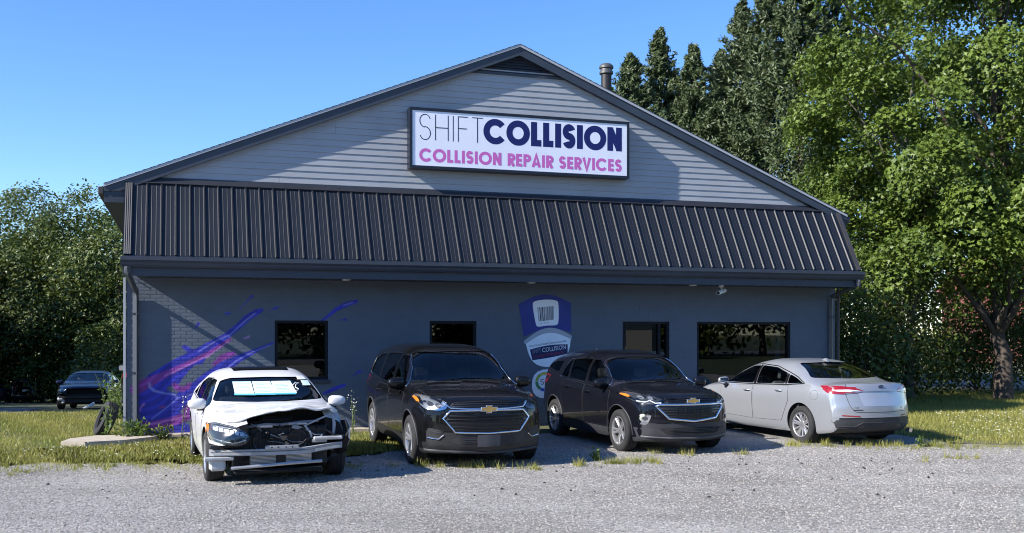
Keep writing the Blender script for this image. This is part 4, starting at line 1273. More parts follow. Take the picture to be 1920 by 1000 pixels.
    c.line('chrome_wing', [(-.62, .955), (-.545, .885), (-.3, .872), (0, .868), (.3, .872), (.545, .885), (.62, .955)], 'F', .012, M_chrome, False, off=.010, n=8)
    bowtie(c, .868, .125, .035)
    HL = [(.57, .935), (.66, 1.0), (.86, 1.045), (.925, 1.04), (.90, .93), (.86, .865), (.70, .845), (.60, .87)]
    for sgn in (1, -1):
        P = [(a * sgn, b) for a, b in HL]
        l = c.patch('headlight', P, 'F', M_lampin, off=.003, th=.01, cell=.04)
        for (cx, cz) in ((.70, .915), (.79, .935)):
            c.patch('projector', [(sgn * (cx + .035 * math.cos(R(a))), cz + .035 * math.sin(R(a))) for a in range(0, 360, 30)], 'F', M_lampdk, off=.008, th=.004, parent=l, cell=.03)
        c.patch('turn_lens', [(sgn * .895, 1.02), (sgn * .925, 1.03), (sgn * .915, .96), (sgn * .89, .955)], 'F', M_amber, off=.008, th=.004, parent=l)
        c.patch('lens', grow(P, .004), 'F', M_lens, off=.014, th=.012, parent=l, cell=.04)
        f = c.patch('fog_recess', [(sgn * .62, .56), (sgn * .84, .60), (sgn * .86, .44), (sgn * .70, .425)], 'F', M_plastic, off=.004)
        c.line('fog_trim', [(sgn * .84, .455), (sgn * .70, .437), (sgn * .63, .50)], 'F', .011, M_chrome, False, f, .008)
        c.bar('fog_bar', [(sgn * .67, .53), (sgn * .83, .555)], 'F', .02, M_gplastic, .012, .01, f)
    c.patch('lower_intake', [(-.58, .43), (-.40, .48), (.40, .48), (.58, .43), (.45, .365), (-.45, .365)], 'F', M_plastic, off=.004)
    for zz in (.385, .41, .435): c.bar('intake_bar', [(-.36, zz), (.36, zz)], 'F', .010, M_gplastic, .010)
    c.patch('lower_bumper', [(-.90, .40), (-.6, .345), (0, .335), (.6, .345), (.90, .40), (.86, .25), (0, .225), (-.86, .25)], 'F', M_plastic, off=.006, th=.02)
    c.line('bumper_lip', [(-.86, .275), (0, .245), (.86, .275)], 'F', .022, M_gplastic, False, off=.006)
    plate_bracket(c, 'F', .415, .33, .165, off=.030)
    c.pair('tail_light', [(.62, 1.22), (.93, 1.20), (.95, 1.0), (.64, 1.04)], 'B', M_red)
    mirrors(c, .93, .92, 1.18, P_black, sx=.09, sy=.135, sz=.095)
    for y0, y1 in ((.55, -.05), (-.10, -.62)):
        c.line('wiper', [(1.31, y0), (1.24, (y0 + y1) / 2), (1.22, y1)], 'T', .009, M_plastic, False, off=.012)
    return root

# ---- blue-black compact SUV
def build_suv_small():
    root = empty('parked_suv', (2.12, 18.39, 0), R(-69.5))
    tag(root, 'blue-black compact SUV parked between the big SUV and the silver sedan', 'car', GRP)
    sp = dict(paint=P_navy, fa=1.3625, ra=-1.3625, R=.352, arch=1.12, tumble=.17, clad=.10, cladmat=M_gplastic, kn=.36, kw=.12,
        top=[(2.28, .56), (2.275, .68), (2.26, .80), (2.22, .895), (2.12, .96), (1.9, 1.005), (1.5, 1.06), (1.16, 1.11), (1.08, 1.13), (.30, 1.555), (.12, 1.60), (-.4, 1.65), (-1.0, 1.635), (-1.6, 1.565), (-1.98, 1.475), (-2.08, 1.38), (-2.26, 1.08), (-2.34, .85), (-2.37, .6)],
        belt=[(2.26, .78), (2.0, .91), (1.3, 1.01), (.2, 1.03), (-1.2, 1.085), (-2.0, 1.13), (-2.37, 1.12)],
        bot=[(2.28, .48), (2.275, .32), (2.22, .235), (2.0, .20), (1.0, .20), (-1.8, .22), (-2.2, .30), (-2.34, .42), (-2.37, .5)],
        wid=[(2.28, .82), (2.1, .865), (1.7, .905), (1.0, .915), (0, .92), (-1.5, .91), (-2.1, .84), (-2.37, .76)],
        cab=(.98, -1.95), rw_in=-1.7,
        windshield=[(-.74, 1.15), (0, 1.14), (.74, 1.15), (.66, 1.36), (.58, 1.535), (0, 1.545), (-.58, 1.535), (-.66, 1.36)],
        rear_window=[(-.60, 1.18), (.60, 1.18), (.52, 1.44), (-.52, 1.44)],
        side_windows=[[(.86, 1.085), (.06, 1.10), (.03, 1.48), (.26, 1.47), (.58, 1.30)], [(-.04, 1.10), (-.74, 1.13), (-.78, 1.46), (-.4, 1.49), (-.05, 1.485)], [(-.82, 1.135), (-1.12, 1.16), (-.90, 1.44), (-.83, 1.45)], [(-1.30, 1.22), (-1.86, 1.29), (-1.74, 1.39), (-1.2, 1.43)]])
    c = Car(sp); c.build(root)
    glaze(c, sp, side=[M_cglass, M_privacy, M_privacy, M_privacy], rear=M_privacy)
    interior(c, .0, .26, -.95, M_seatg, (.92, 1.04))
    add_wheels(c, .235, 'suv', steer=.0)
    HP = [(2.16, -.55), (2.21, 0), (2.16, .55), (1.8, .70), (1.22, .74), (1.20, 0), (1.22, -.74), (1.8, -.70)]
    h = c.patch('hood', HP, 'T', P_navy, off=.005, th=.004, cell=.07)
    c.line('shut_line', HP, 'T', .005, M_seam, True, h, .001, 4, True)
    for sgn in (1, -1): c.line('hood_crease', [(2.15, sgn * .42), (1.7, sgn * .50), (1.2, sgn * .56)], 'T', .010, P_navy, False, h, -.002)
    for sd in 'LR':
        door(c, [(1.0, .40), (1.02, .98), (.02, 1.05), (.0, .38)], sd, P_navy, (.17, .93))
        door(c, [(-.03, .38), (-.02, 1.05), (-.98, 1.10), (-1.0, .75), (-.78, .40)], sd, P_navy, (-.70, .97))
        c.patch('pillar_cover', [(.055, 1.09), (-.035, 1.095), (-.04, 1.49), (.03, 1.49)], sd, M_gloss, off=.003, rnd=False)
        c.line('window_trim', [(.93, 1.07), (.05, 1.083), (-.76, 1.112), (-1.16, 1.135), (-.92, 1.465), (-.4, 1.51), (.24, 1.495), (.58, 1.325)], sd, .008, M_chrome, True, off=.003, rnd=True)
        c.patch('sill_cladding', [(.96, .22), (.98, .37), (-.96, .37), (-.96, .22)], sd, M_gplastic, off=.012, th=.02)
        for ax in (1.3625, -1.3625):
            pts = [(ax + .41 * math.cos(R(a)), .363 + .41 * math.sin(R(a))) for a in range(-8, 189, 14)]
            c.line('arch_trim', pts, sd, .012, M_gplastic, False, off=.002)
    l_, n_ = c.hit(.72, .62, 'R')
    t = print_text('side_badge', 'EQUINOX', (.46, l_.y - .008, .60), .055, (R(90), 0, 0), M_chrome, root)
    c.patch('upper_grille', [(-.50, .855), (-.44, .915), (0, .93), (.44, .915), (.50, .855), (.42, .825), (-.42, .825)], 'F', M_plastic, off=.004)
    for zz in (.845, .87, .895): c.bar('grille_bar', [(-.42, zz), (0, zz + .01), (.42, zz)], 'F', .010, M_gloss, .012)
    GR = [(-.60, .775), (-.54, .815), (0, .815), (.54, .815), (.60, .775), (.44, .59), (0, .545), (-.44, .59)]
    g = c.patch('grille', [(a * .97, b) for a, b in GR], 'F', M_plastic, off=.004, rnd=False)
    for k in range(5): c.bar('grille_bar', [(-.46 - k * .02, .612 + k * .040), (0, .600 + k * .043), (.46 + k * .02, .612 + k * .040)], 'F', .013, M_gloss, .014, .014, g)
    for yy in (-.3, -.15, 0, .15, .3): c.line('grille_rib', [(yy, .60), (yy, .79)], 'F', .006, M_gloss, False, g, .012)
    c.line('grille_surround', [(-.60, .785), (-.53, .812), (0, .810), (.53, .812), (.60, .785), (.42, .592), (0, .548), (-.42, .592)], 'F', .021, M_chrome, True, off=.012, n=8)
    bowtie(c, .868, .115, .030)
    HL = [(.47, .875), (.58, .925), (.80, .985), (.865, .975), (.84, .88), (.80, .835), (.62, .81), (.53, .815)]
    for sgn in (1, -1):
        P = [(a * sgn, b) for a, b in HL]
        l = c.patch('headlight', P, 'F', M_lampdk, off=.003, th=.01, cell=.04)
        c.line('light_strip', [(sgn * .52, .838), (sgn * .60, .832), (sgn * .66, .87), (sgn * .72, .845), (sgn * .80, .86)], 'F', .010, M_drl, False, l, .007)
        for (cx, cz) in ((.64, .905), (.74, .915)):
            c.patch('projector', [(sgn * (cx + .032 * math.cos(R(a))), cz + .030 * math.sin(R(a))) for a in range(0, 360, 30)], 'F', M_lampin, off=.007, th=.004, parent=l, cell=.03)
        c.patch('turn_lens', [(sgn * .825, .96), (sgn * .862, .965), (sgn * .85, .915), (sgn * .82, .92)], 'F', M_amber, off=.008, th=.004, parent=l)
        c.patch('lens', grow(P, .004), 'F', M_lens, off=.014, th=.012, parent=l, cell=.04)
        f = c.patch('fog_light', [(sgn * .66, .645), (sgn * .80, .665), (sgn * .83, .50), (sgn * .72, .485), (sgn * .69, .55)], 'F', M_chrome, off=.005, th=.012, cell=.035)
        c.patch('fog_lamp', [(sgn * (.74 + .035 * math.cos(R(a))), .59 + .035 * math.sin(R(a))) for a in range(0, 360, 30)], 'F', M_lampdk, off=.011, th=.006, parent=f, cell=.03)
    c.patch('lower_intake', [(-.55, .435), (0, .45), (.55, .435), (.46, .345), (-.46, .345)], 'F', M_well, off=.014)
    for zz in (.38, .40, .42): c.bar('intake_bar', [(-.42, zz), (.42, zz)], 'F', .007, M_gplastic, .020)
    c.patch('lower_bumper', [(-.84, .44), (-.60, .43), (-.46, .365), (0, .345), (.46, .365), (.60, .43), (.84, .44), (.80, .25), (0, .215), (-.80, .25)], 'F', M_gplastic, off=.007, th=.02, rnd=False)
    c.line('bumper_lip', [(-.78, .30), (-.45, .285), (0, .275), (.45, .285), (.78, .30)], 'F', .016, mat('lip_grey', (.07, .072, .078), .5), False, off=.006)
    c.pair('tail_light', [(.50, 1.16), (.84, 1.16), (.87, 1.0), (.56, 1.02)], 'B', M_red)
    c.patch('tail_light', [(-2.08, 1.17), (-2.25, 1.15), (-2.28, 1.02), (-2.16, 1.03)], 'R', M_red); c.patch('tail_light', [(-2.08, 1.17), (-2.25, 1.15), (-2.28, 1.02), (-2.16, 1.03)], 'L', M_red)
    mirrors(c, .82, .86, 1.10, P_navy, sx=.085, sy=.125, sz=.085)
    for y0, y1 in ((.50, -.05), (-.10, -.58)):
        c.line('wiper', [(1.15, y0), (1.08, (y0 + y1) / 2), (1.06, y1)], 'T', .009, M_plastic, False, off=.012)
    MB().lathe([(.02, 0), (.008, .02), (.004, .05), (0, .05)], 8, off=(-1.35, 0, 1.628)).build('antenna', M_plastic, root)
    return root

SEDAN = dict(fa=1.415, ra=-1.415, R=.335, arch=1.13, tumble=.20, kn=.32, kw=.12, kwr=.10,
        top=[(2.37, .50), (2.365, .62), (2.34, .72), (2.27, .79), (2.1, .845), (1.7, .92), (1.22, .975), (1.12, 1.00), (.28, 1.355), (.10, 1.395), (-.35, 1.445), (-.8, 1.435), (-1.25, 1.34), (-1.95, 1.07), (-2.05, 1.045), (-2.33, 1.02), (-2.40, .97), (-2.46, .75), (-2.48, .55)],
        belt=[(2.36, .62), (2.1, .77), (1.4, .87), (.3, .90), (-1.0, .94), (-2.0, .97), (-2.48, .93)],
        bot=[(2.37, .42), (2.365, .28), (2.30, .20), (2.0, .17), (0, .17), (-1.8, .19), (-2.25, .26), (-2.44, .38), (-2.48, .46)],
        wid=[(2.37, .80), (2.1, .875), (1.7, .92), (1.0, .93), (0, .932), (-1.6, .925), (-2.2, .87), (-2.48, .80)],
        cab=(1.0, -1.60), rw_in=-.75,
        windshield=[(-.77, 1.02), (0, 1.005), (.77, 1.02), (.68, 1.19), (.60, 1.315), (0, 1.325), (-.60, 1.315), (-.68, 1.19)],
        rear_window=[(-.66, 1.12), (.66, 1.12), (.56, 1.34), (-.56, 1.34)],
        side_windows=[[(.90, .955), (.02, .97), (.0, 1.30), (.26, 1.285), (.55, 1.16)], [(-.07, .97), (-.98, 1.0), (-.92, 1.20), (-.55, 1.29), (-.07, 1.305)], [(-1.04, 1.005), (-1.42, 1.02), (-1.2, 1.12), (-1.02, 1.175)]])

# ---- wrecked white sedan
def build_wreck():
    root = empty('wrecked_sedan', (-3.75, 15.15, 0), R(-69.0))
    tag(root, 'wrecked white sedan with its front bumper torn off and papers in the windshield', 'car', GRP)
    sp = dict(SEDAN); sp['paint'] = P_white; sp['cabmat'] = M_seat
    ca = MB().bx(1.74, 3.0, -1.5, 1.5, -.2, .535).mesh('cut'); ca.materials.append(M_well)
    cb = MB().bx(1.92, 3.0, -.44, 1.5, .2, 1.5).mesh('cut'); cb.materials.append(M_well)
    cc_ = MB().bx(1.62, 1.95, -.60, .60, .5, 1.5).mesh('cut'); cc_.materials.append(M_well)
    cd = MB().bx(2.16, 3.0, -1.5, 1.5, .2, 1.5).mesh('cut'); cd.materials.append(M_well)
    sp['extra_cuts'] = [ca, cb, cc_, cd]
    c = Car(sp); c.build(root)
    glaze(c, sp, side=[M_cglass, M_privacy, M_privacy])
    interior(c, .0, .16, -.95, M_seatg, (.95, .93))
    add_wheels(c, .235, 'five')
    for sd in 'LR':
        door(c, [(1.0, .34), (1.02, .86), (0.0, .93), (-.02, .32)], sd, P_white, (.15, .82))
        door(c, [(-.05, .32), (-.04, .93), (-1.05, .965), (-1.08, .72), (-.86, .34)], sd, P_white, (-.82, .86))
        c.patch('pillar_cover', [(.015, .965), (-.065, .965), (-.065, 1.31), (0, 1.305)], sd, M_gloss, off=.003, rnd=False)
        c.line('window_trim', [(.95, .94), (0, .955), (-1.0, .985), (-1.46, 1.01)], sd, .008, M_chrome, False, off=.003)
    c.patch('sunroof', [(.02, -.40), (.02, .40), (-.50, .42), (-.50, -.42)], 'T', M_gloss, off=.004)
    # buckled hood: the skin folded up towards its left front corner
    nx, ny = 26, 30; V = []; F = []
    for i in range(nx + 1):
        for j in range(ny + 1):
            s_, t_ = i / nx, j / ny * 2 - 1
            xf = 2.11 - .17 * abs(t_ + .15) ** 2.2 - .02 * t_ + .018 * math.sin(t_ * 13)
            x = 1.16 + (xf - 1.16) * s_; y = t_ * (.79 - .10 * s_ * (1 if t_ < 0 else .2))
            l, n_ = c.hit(min(x, 2.0), y * .985, 'T')
            z = l.z + .012
            if x > 2.0: z -= (x - 2.0) * .28
            q = sst(.35, 1.0, s_)
            z += q * (.050 + .055 * sst(-.9, .4, t_)) + .010 * q * math.exp(-((t_ - .1) / .16) ** 2) - .015 * q * math.exp(-((t_ - .62) / .14) ** 2)
            z += .028 * sst(.15, .4, s_) * math.exp(-abs(s_ - .48 - .14 * t_) / .05) + .010 * q * math.sin(t_ * 9 + s_ * 5) + .018 * q * math.exp(-abs(t_ - .45 + .5 * s_) / .06)
            z -= .05 * sst(.80, 1, s_) * sst(.2, .9, -t_)
            if t_ > .86: z -= (t_ - .86) * .25 * q
            V.append((x, y, z))
    for i in range(nx):
        for j in range(ny): a = i * (ny + 1) + j; F.append((a, a + 1, a + ny + 2, a + ny + 1))
    me = bpy.data.meshes.new('hood'); me.from_pydata(V, [], F); me.shade_smooth(); me.set_sharp_from_angle(angle=R(11))
    ho = new_obj('hood', me, root, P_white); so = ho.modifiers.new('s', 'SOLIDIFY'); so.thickness = .016; so.offset = -1
    # engine bay behind the missing bumper
    M_eng = mat('engine_plastic', (.010, .010, .011), .55, var=.3, scale=9); M_alu = mat('bare_aluminium', (.48, .49, .50), .42, .75, var=.15, scale=10)
    M_wsteel = mat('white_steel', (.36, .37, .38), .5, var=.12, scale=8, dirt=(.12, .11, .10, .5), dirtscale=5); M_rad = mat('radiator_fins', (.16, .165, .17), .5, .5)
    b = MB(); b.cbx(1.86, 1.95, -.60, .62, .22, .74, .02); b.cbx(1.70, 1.86, -.42, .40, .45, .80, .05); b.cbx(1.55, 1.75, -.25, .2, .60, .86, .04)
    b.build('radiator', M_eng, root)
    b = MB()
    for k in range(9): b.tube([(1.955, -.50 + k * .125, .40), (1.958, -.50 + k * .125, .72)], .012, 5)
    for (yy, zz, rr_) in ((-.22, .56, .13), (.22, .56, .13)):
        b.tube([(1.962, yy + rr_ * math.cos(R(a)), zz + rr_ * math.sin(R(a))) for a in range(0, 360, 20)], .012, 5, closed=True)
    b.build('fan_shroud', mat('shroud_black', (.03, .03, .032), .4), root)
    def beam(y): return 2.20 - .16 * (y / .85) ** 2
    b = MB(); ys = np.linspace(-.90, .80, 18)
    for a, d in zip(ys[:-1], ys[1:]):
        za, zb = .395 + .045 * sst(.2, .8, a), .395 + .045 * sst(.2, .8, d)
        b.add([(beam(a), a, za), (beam(a), a, za + .078), (beam(d), d, zb + .078), (beam(d), d, zb), (beam(a) - .07, a, za), (beam(a) - .07, a, za + .078), (beam(d) - .07, d, zb + .078), (beam(d) - .07, d, zb)],
              [(0, 1, 2, 3), (5, 4, 7, 6), (1, 5, 6, 2), (4, 0, 3, 7)])
    bm_ = b.build('bumper_beam', M_wsteel, root)
    b = MB(); b.tube([(beam(y) + .004, y, .445 + .045 * sst(.2, .8, y)) for y in np.linspace(-.88, .78, 14)], .006, 5); b.build('beam_groove', mat('groove', (.1, .1, .1), .6), bm_)
    for y0, y1 in ((-.86, -.40), (.42, .76)):
        b = MB(); P = [(beam(y) + .008, y) for y in np.linspace(y0, y1, 6)]
        for (xa, ya), (xb, yb) in zip(P[:-1], P[1:]): b.add([(xa, ya, .405 + .045 * sst(.2, .8, ya)), (xb, yb, .405 + .045 * sst(.2, .8, yb)), (xb, yb, .440 + .045 * sst(.2, .8, yb)), (xa, ya, .440 + .045 * sst(.2, .8, ya))], [(0, 1, 2, 3)])
        b.build('beam_slot', M_alu, bm_)
    MB().cbx(2.15, 2.215, -.22, .20, .472, .515, .006).build('beam_bracket', M_alu, bm_)
    for y in (-.14, -.06, .04, .12): MB().tube([(2.21, y, .494), (2.222, y, .494)], .010, 8).build('bolt', M_eng, bm_)
    for sgn in (-1, 1): MB().cbx(1.80, 2.10, sgn * .55 - .05, sgn * .55 + .05, .40, .48, .01).build('crash_box', M_eng, root)
    for y0, y1 in ((-.40, -.06), (.05, .40)):
        b = MB(); b.bx(2.02, 2.05, y0, y1, .255, .385); r_ = b.build('condenser', M_rad, root)
        b = MB()
        for k in range(7): b.bx(2.05, 2.056, y0 + .01, y1 - .01, .262 + k * .0172, .270 + k * .0172)
        b.build('cooling_fins', M_alu, r_)
    MB().cbx(1.98, 2.06, -.07, .06, .24, .40, .01).build('fan_mount', M_eng, root)
    b = MB(); b.tube([(2.10, -.64, .235), (2.14, -.3, .255), (2.15, .1, .275), (2.12, .52, .285)], .022, 6); b.build('lower_tie_bar', M_alu, root)
    MB().cbx(1.92, 2.06, -.90, -.70, .20, .37, .03).build('washer_tank', mat('tank_plastic', (.48, .49, .48), .5), root)
    MB().cbx(2.02, 2.10, -.97, -.60, .335, .385, .012).build('tank_bracket', M_wsteel, root)
    # torn pieces on the side where the lamp is gone
    b = MB(); b.cbx(1.98, 2.10, .42, .80, .555, .60, .012); b.cbx(2.0, 2.06, .40, .60, .52, .56, .008); b.build('radiator_support', M_wsteel, root)
    b = MB(); b.tube([(1.96, .70, .60), (1.95, .715, .75), (1.93, .70, .87)], [.02, .024, .014], 6); b.build('support_strut', M_wsteel, root)
    b = MB(); b.tube([(2.02, .30, .74), (1.98, .45, .80), (1.95, .62, .865)], [.010, .013, .012], 6); b.tube([(2.0, .32, .74), (2.03, .38, .66), (2.02, .40, .60)], .014, 6); b.build('bent_bracket', M_wsteel, root)
    b = MB(); b.add([(1.74, .93, .40), (1.86, .95, .52), (1.93, .935, .70), (1.84, .90, .82), (1.74, .90, .80), (1.70, .93, .6), (1.95, .88, .60)], [(0, 1, 5), (1, 2, 5), (2, 3, 4), (2, 4, 5), (1, 6, 2)]); o = b.build('torn_fender', P_white, root)
    o.modifiers.new('s', 'SOLIDIFY').thickness = .006
    b = MB(); b.add([(1.72, .80, .30), (1.90, .90, .38), (2.0, .90, .62), (1.94, .88, .80), (1.74, .84, .78), (1.96, .80, .50)], [(0, 1, 5), (1, 2, 5), (2, 3, 4), (2, 4, 5), (0, 5, 4)]); o = b.build('fender_liner', M_well, root)
    o.modifiers.new('s', 'SOLIDIFY').thickness = .006
    rr2 = random.Random(11)
    for k in range(7):
        y0 = rr2.uniform(-.45, .6); z0 = rr2.uniform(.5, .8); P = [(1.99, y0, z0)]
        for q in range(5): P.append((1.99 + rr2.uniform(-.01, .07), P[-1][1] + rr2.uniform(-.12, .16), P[-1][2] + rr2.uniform(-.08, .05)))
        MB().tube([tuple(q) for q in P], rr2.choice([.006, .009, .014]), 6).build('loose_cable', rr2.choice([M_eng, M_eng, mat('cable_grey', (.25, .25, .25), .5)]), root, smooth=60)
    b = MB(); b.tube([(1.97, -.42, .745), (2.02, -.2, .78), (2.0, 0, .765), (1.98, .25, .79), (1.96, .5, .80)], .018, 6); b.build('upper_tie_bar', mat('tie_bar_grey', (.20, .20, .21), .5, .3), root)
    MB().cbx(1.96, 2.03, -.30, -.10, .73, .775, .01).build('latch', M_alu, root); MB().cbx(1.97, 2.02, .10, .34, .755, .79, .01).build('latch_plate', M_alu, root)
    b = MB(); b.cbx(1.70, 2.10, -.60, .55, .15, .20, .02); b.build('under_tray', M_well, root)
    for k in range(22):                      # broken plastic and bent tabs left hanging
        y0 = rr2.uniform(-.5, .72); z0 = rr2.uniform(.28, .80); s0 = rr2.uniform(.02, .075)
        M0 = Matrix.Translation((rr2.uniform(1.97, 2.07), y0, z0)) @ Matrix.Rotation(rr2.uniform(-1, 1), 4, 'X') @ Matrix.Rotation(rr2.uniform(-.7, .7), 4, 'Z') @ Matrix.Rotation(rr2.uniform(-.7, .7), 4, 'Y')
        q = MB().prism([(-s0, -s0 * .3), (s0 * .2, -s0 * .55), (s0 * 1.4, -s0 * .1), (s0 * .5, s0 * .25), (s0 * .1, s0 * .7), (-s0 * .8, s0 * .3)], 'X', -.003, .003)
        q.v = [tuple(M0 @ Vector(p)) for p in q.v]
        q.build('broken_tab', rr2.choice([M_eng, M_eng, M_eng, M_well, M_well, M_rad]), root)
    # the surviving headlight
    HL = [(-.46, .70), (-.60, .755), (-.80, .79), (-.885, .785), (-.895, .68), (-.85, .585), (-.62, .535), (-.48, .56), (-.425, .63)]
    l = c.patch('headlight', HL, 'F', M_lampdk, off=.012, th=.10, cell=.04)
    for k in range(6):
        y0 = -.49 - k * .058; z0 = .655 + k * .010
        c.patch('light_module', [(y0, z0), (y0 - .045, z0 + .008), (y0 - .045, z0 + .048), (y0, z0 + .042)], 'F', M_drl, off=.020, th=.006, parent=l, rnd=False)
    c.line('light_strip', [(-.47, .61), (-.62, .565), (-.84, .61), (-.875, .70)], 'F', .010, M_lampin, False, l, .018)
    c.line('light_strip', [(-.45, .66), (-.62, .735), (-.84, .765)], 'F', .009, M_lampin, False, l, .018)
    c.patch('turn_lens', [(-.86, .77), (-.892, .77), (-.895, .69), (-.87, .68)], 'F', M_amber, off=.020, th=.004, parent=l)
    c.patch('lens', grow(HL, .004), 'F', M_lens, off=.030, th=.02, parent=l, cell=.04)
    b = MB(); b.cbx(1.96, 2.08, -.90, -.50, .49, .535, .01); b.tube([(2.05, -.88, .52), (2.08, -.7, .47), (2.10, -.45, .48)], .014, 6); b.build('lamp_bracket', M_eng, root)
    mirrors(c, .82, .86, .985, P_white, sx=.085, sy=.125, sz=.075)
    # papers and stickers behind the windshield
    M_paper = mat('pale_paper', (.62, .78, .78), .8, var=.06, scale=20); M_tape = mat('blue_tape', (.10, .42, .62), .6)
    for k, (y0, y1) in enumerate(((-.46, -.20), (-.19, .07), (.08, .36))):
        p = c.patch('paper_sheet', [(y0, 1.105), (y1 + .02 * k, 1.10), (y1 - .01, 1.265), (y0 - .005, 1.265)], 'F', M_paper, off=.003, th=.002, rnd=False)
        c.bar('tape', [(y0 - .01, 1.10), (y1 + .02, 1.096)], 'F', .02, M_tape, .006, .002, p)
        for q in range(7): c.bar('print_line', [(y0 + .03, 1.13 + q * .018), (y1 - .03 - .03 * (q % 3), 1.129 + q * .018)], 'F', .0035, mat('print_grey', (.35, .40, .42), .8), .0055, .001, p)
    c.patch('sticker', [(.47, 1.28), (.60, 1.278), (.57, 1.325), (.46, 1.328)], 'F', M_white, off=.003, th=.002, rnd=False)
    c.patch('sticker', [(.52, 1.20), (.64, 1.198), (.62, 1.265), (.51, 1.268)], 'F', M_paper, off=.003, th=.002, rnd=False)
    c.line('marker_scrawl', [(.36, 1.20), (.42, 1.24), (.47, 1.235), (.42, 1.215), (.40, 1.18), (.44, 1.15), (.40, 1.125), (.36, 1.14)], 'F', .007, M_white, False, off=.003)
    c.pair('tail_light', [(.45, .98), (.84, .98), (.86, .82), (.50, .86)], 'B', M_red)
    return root

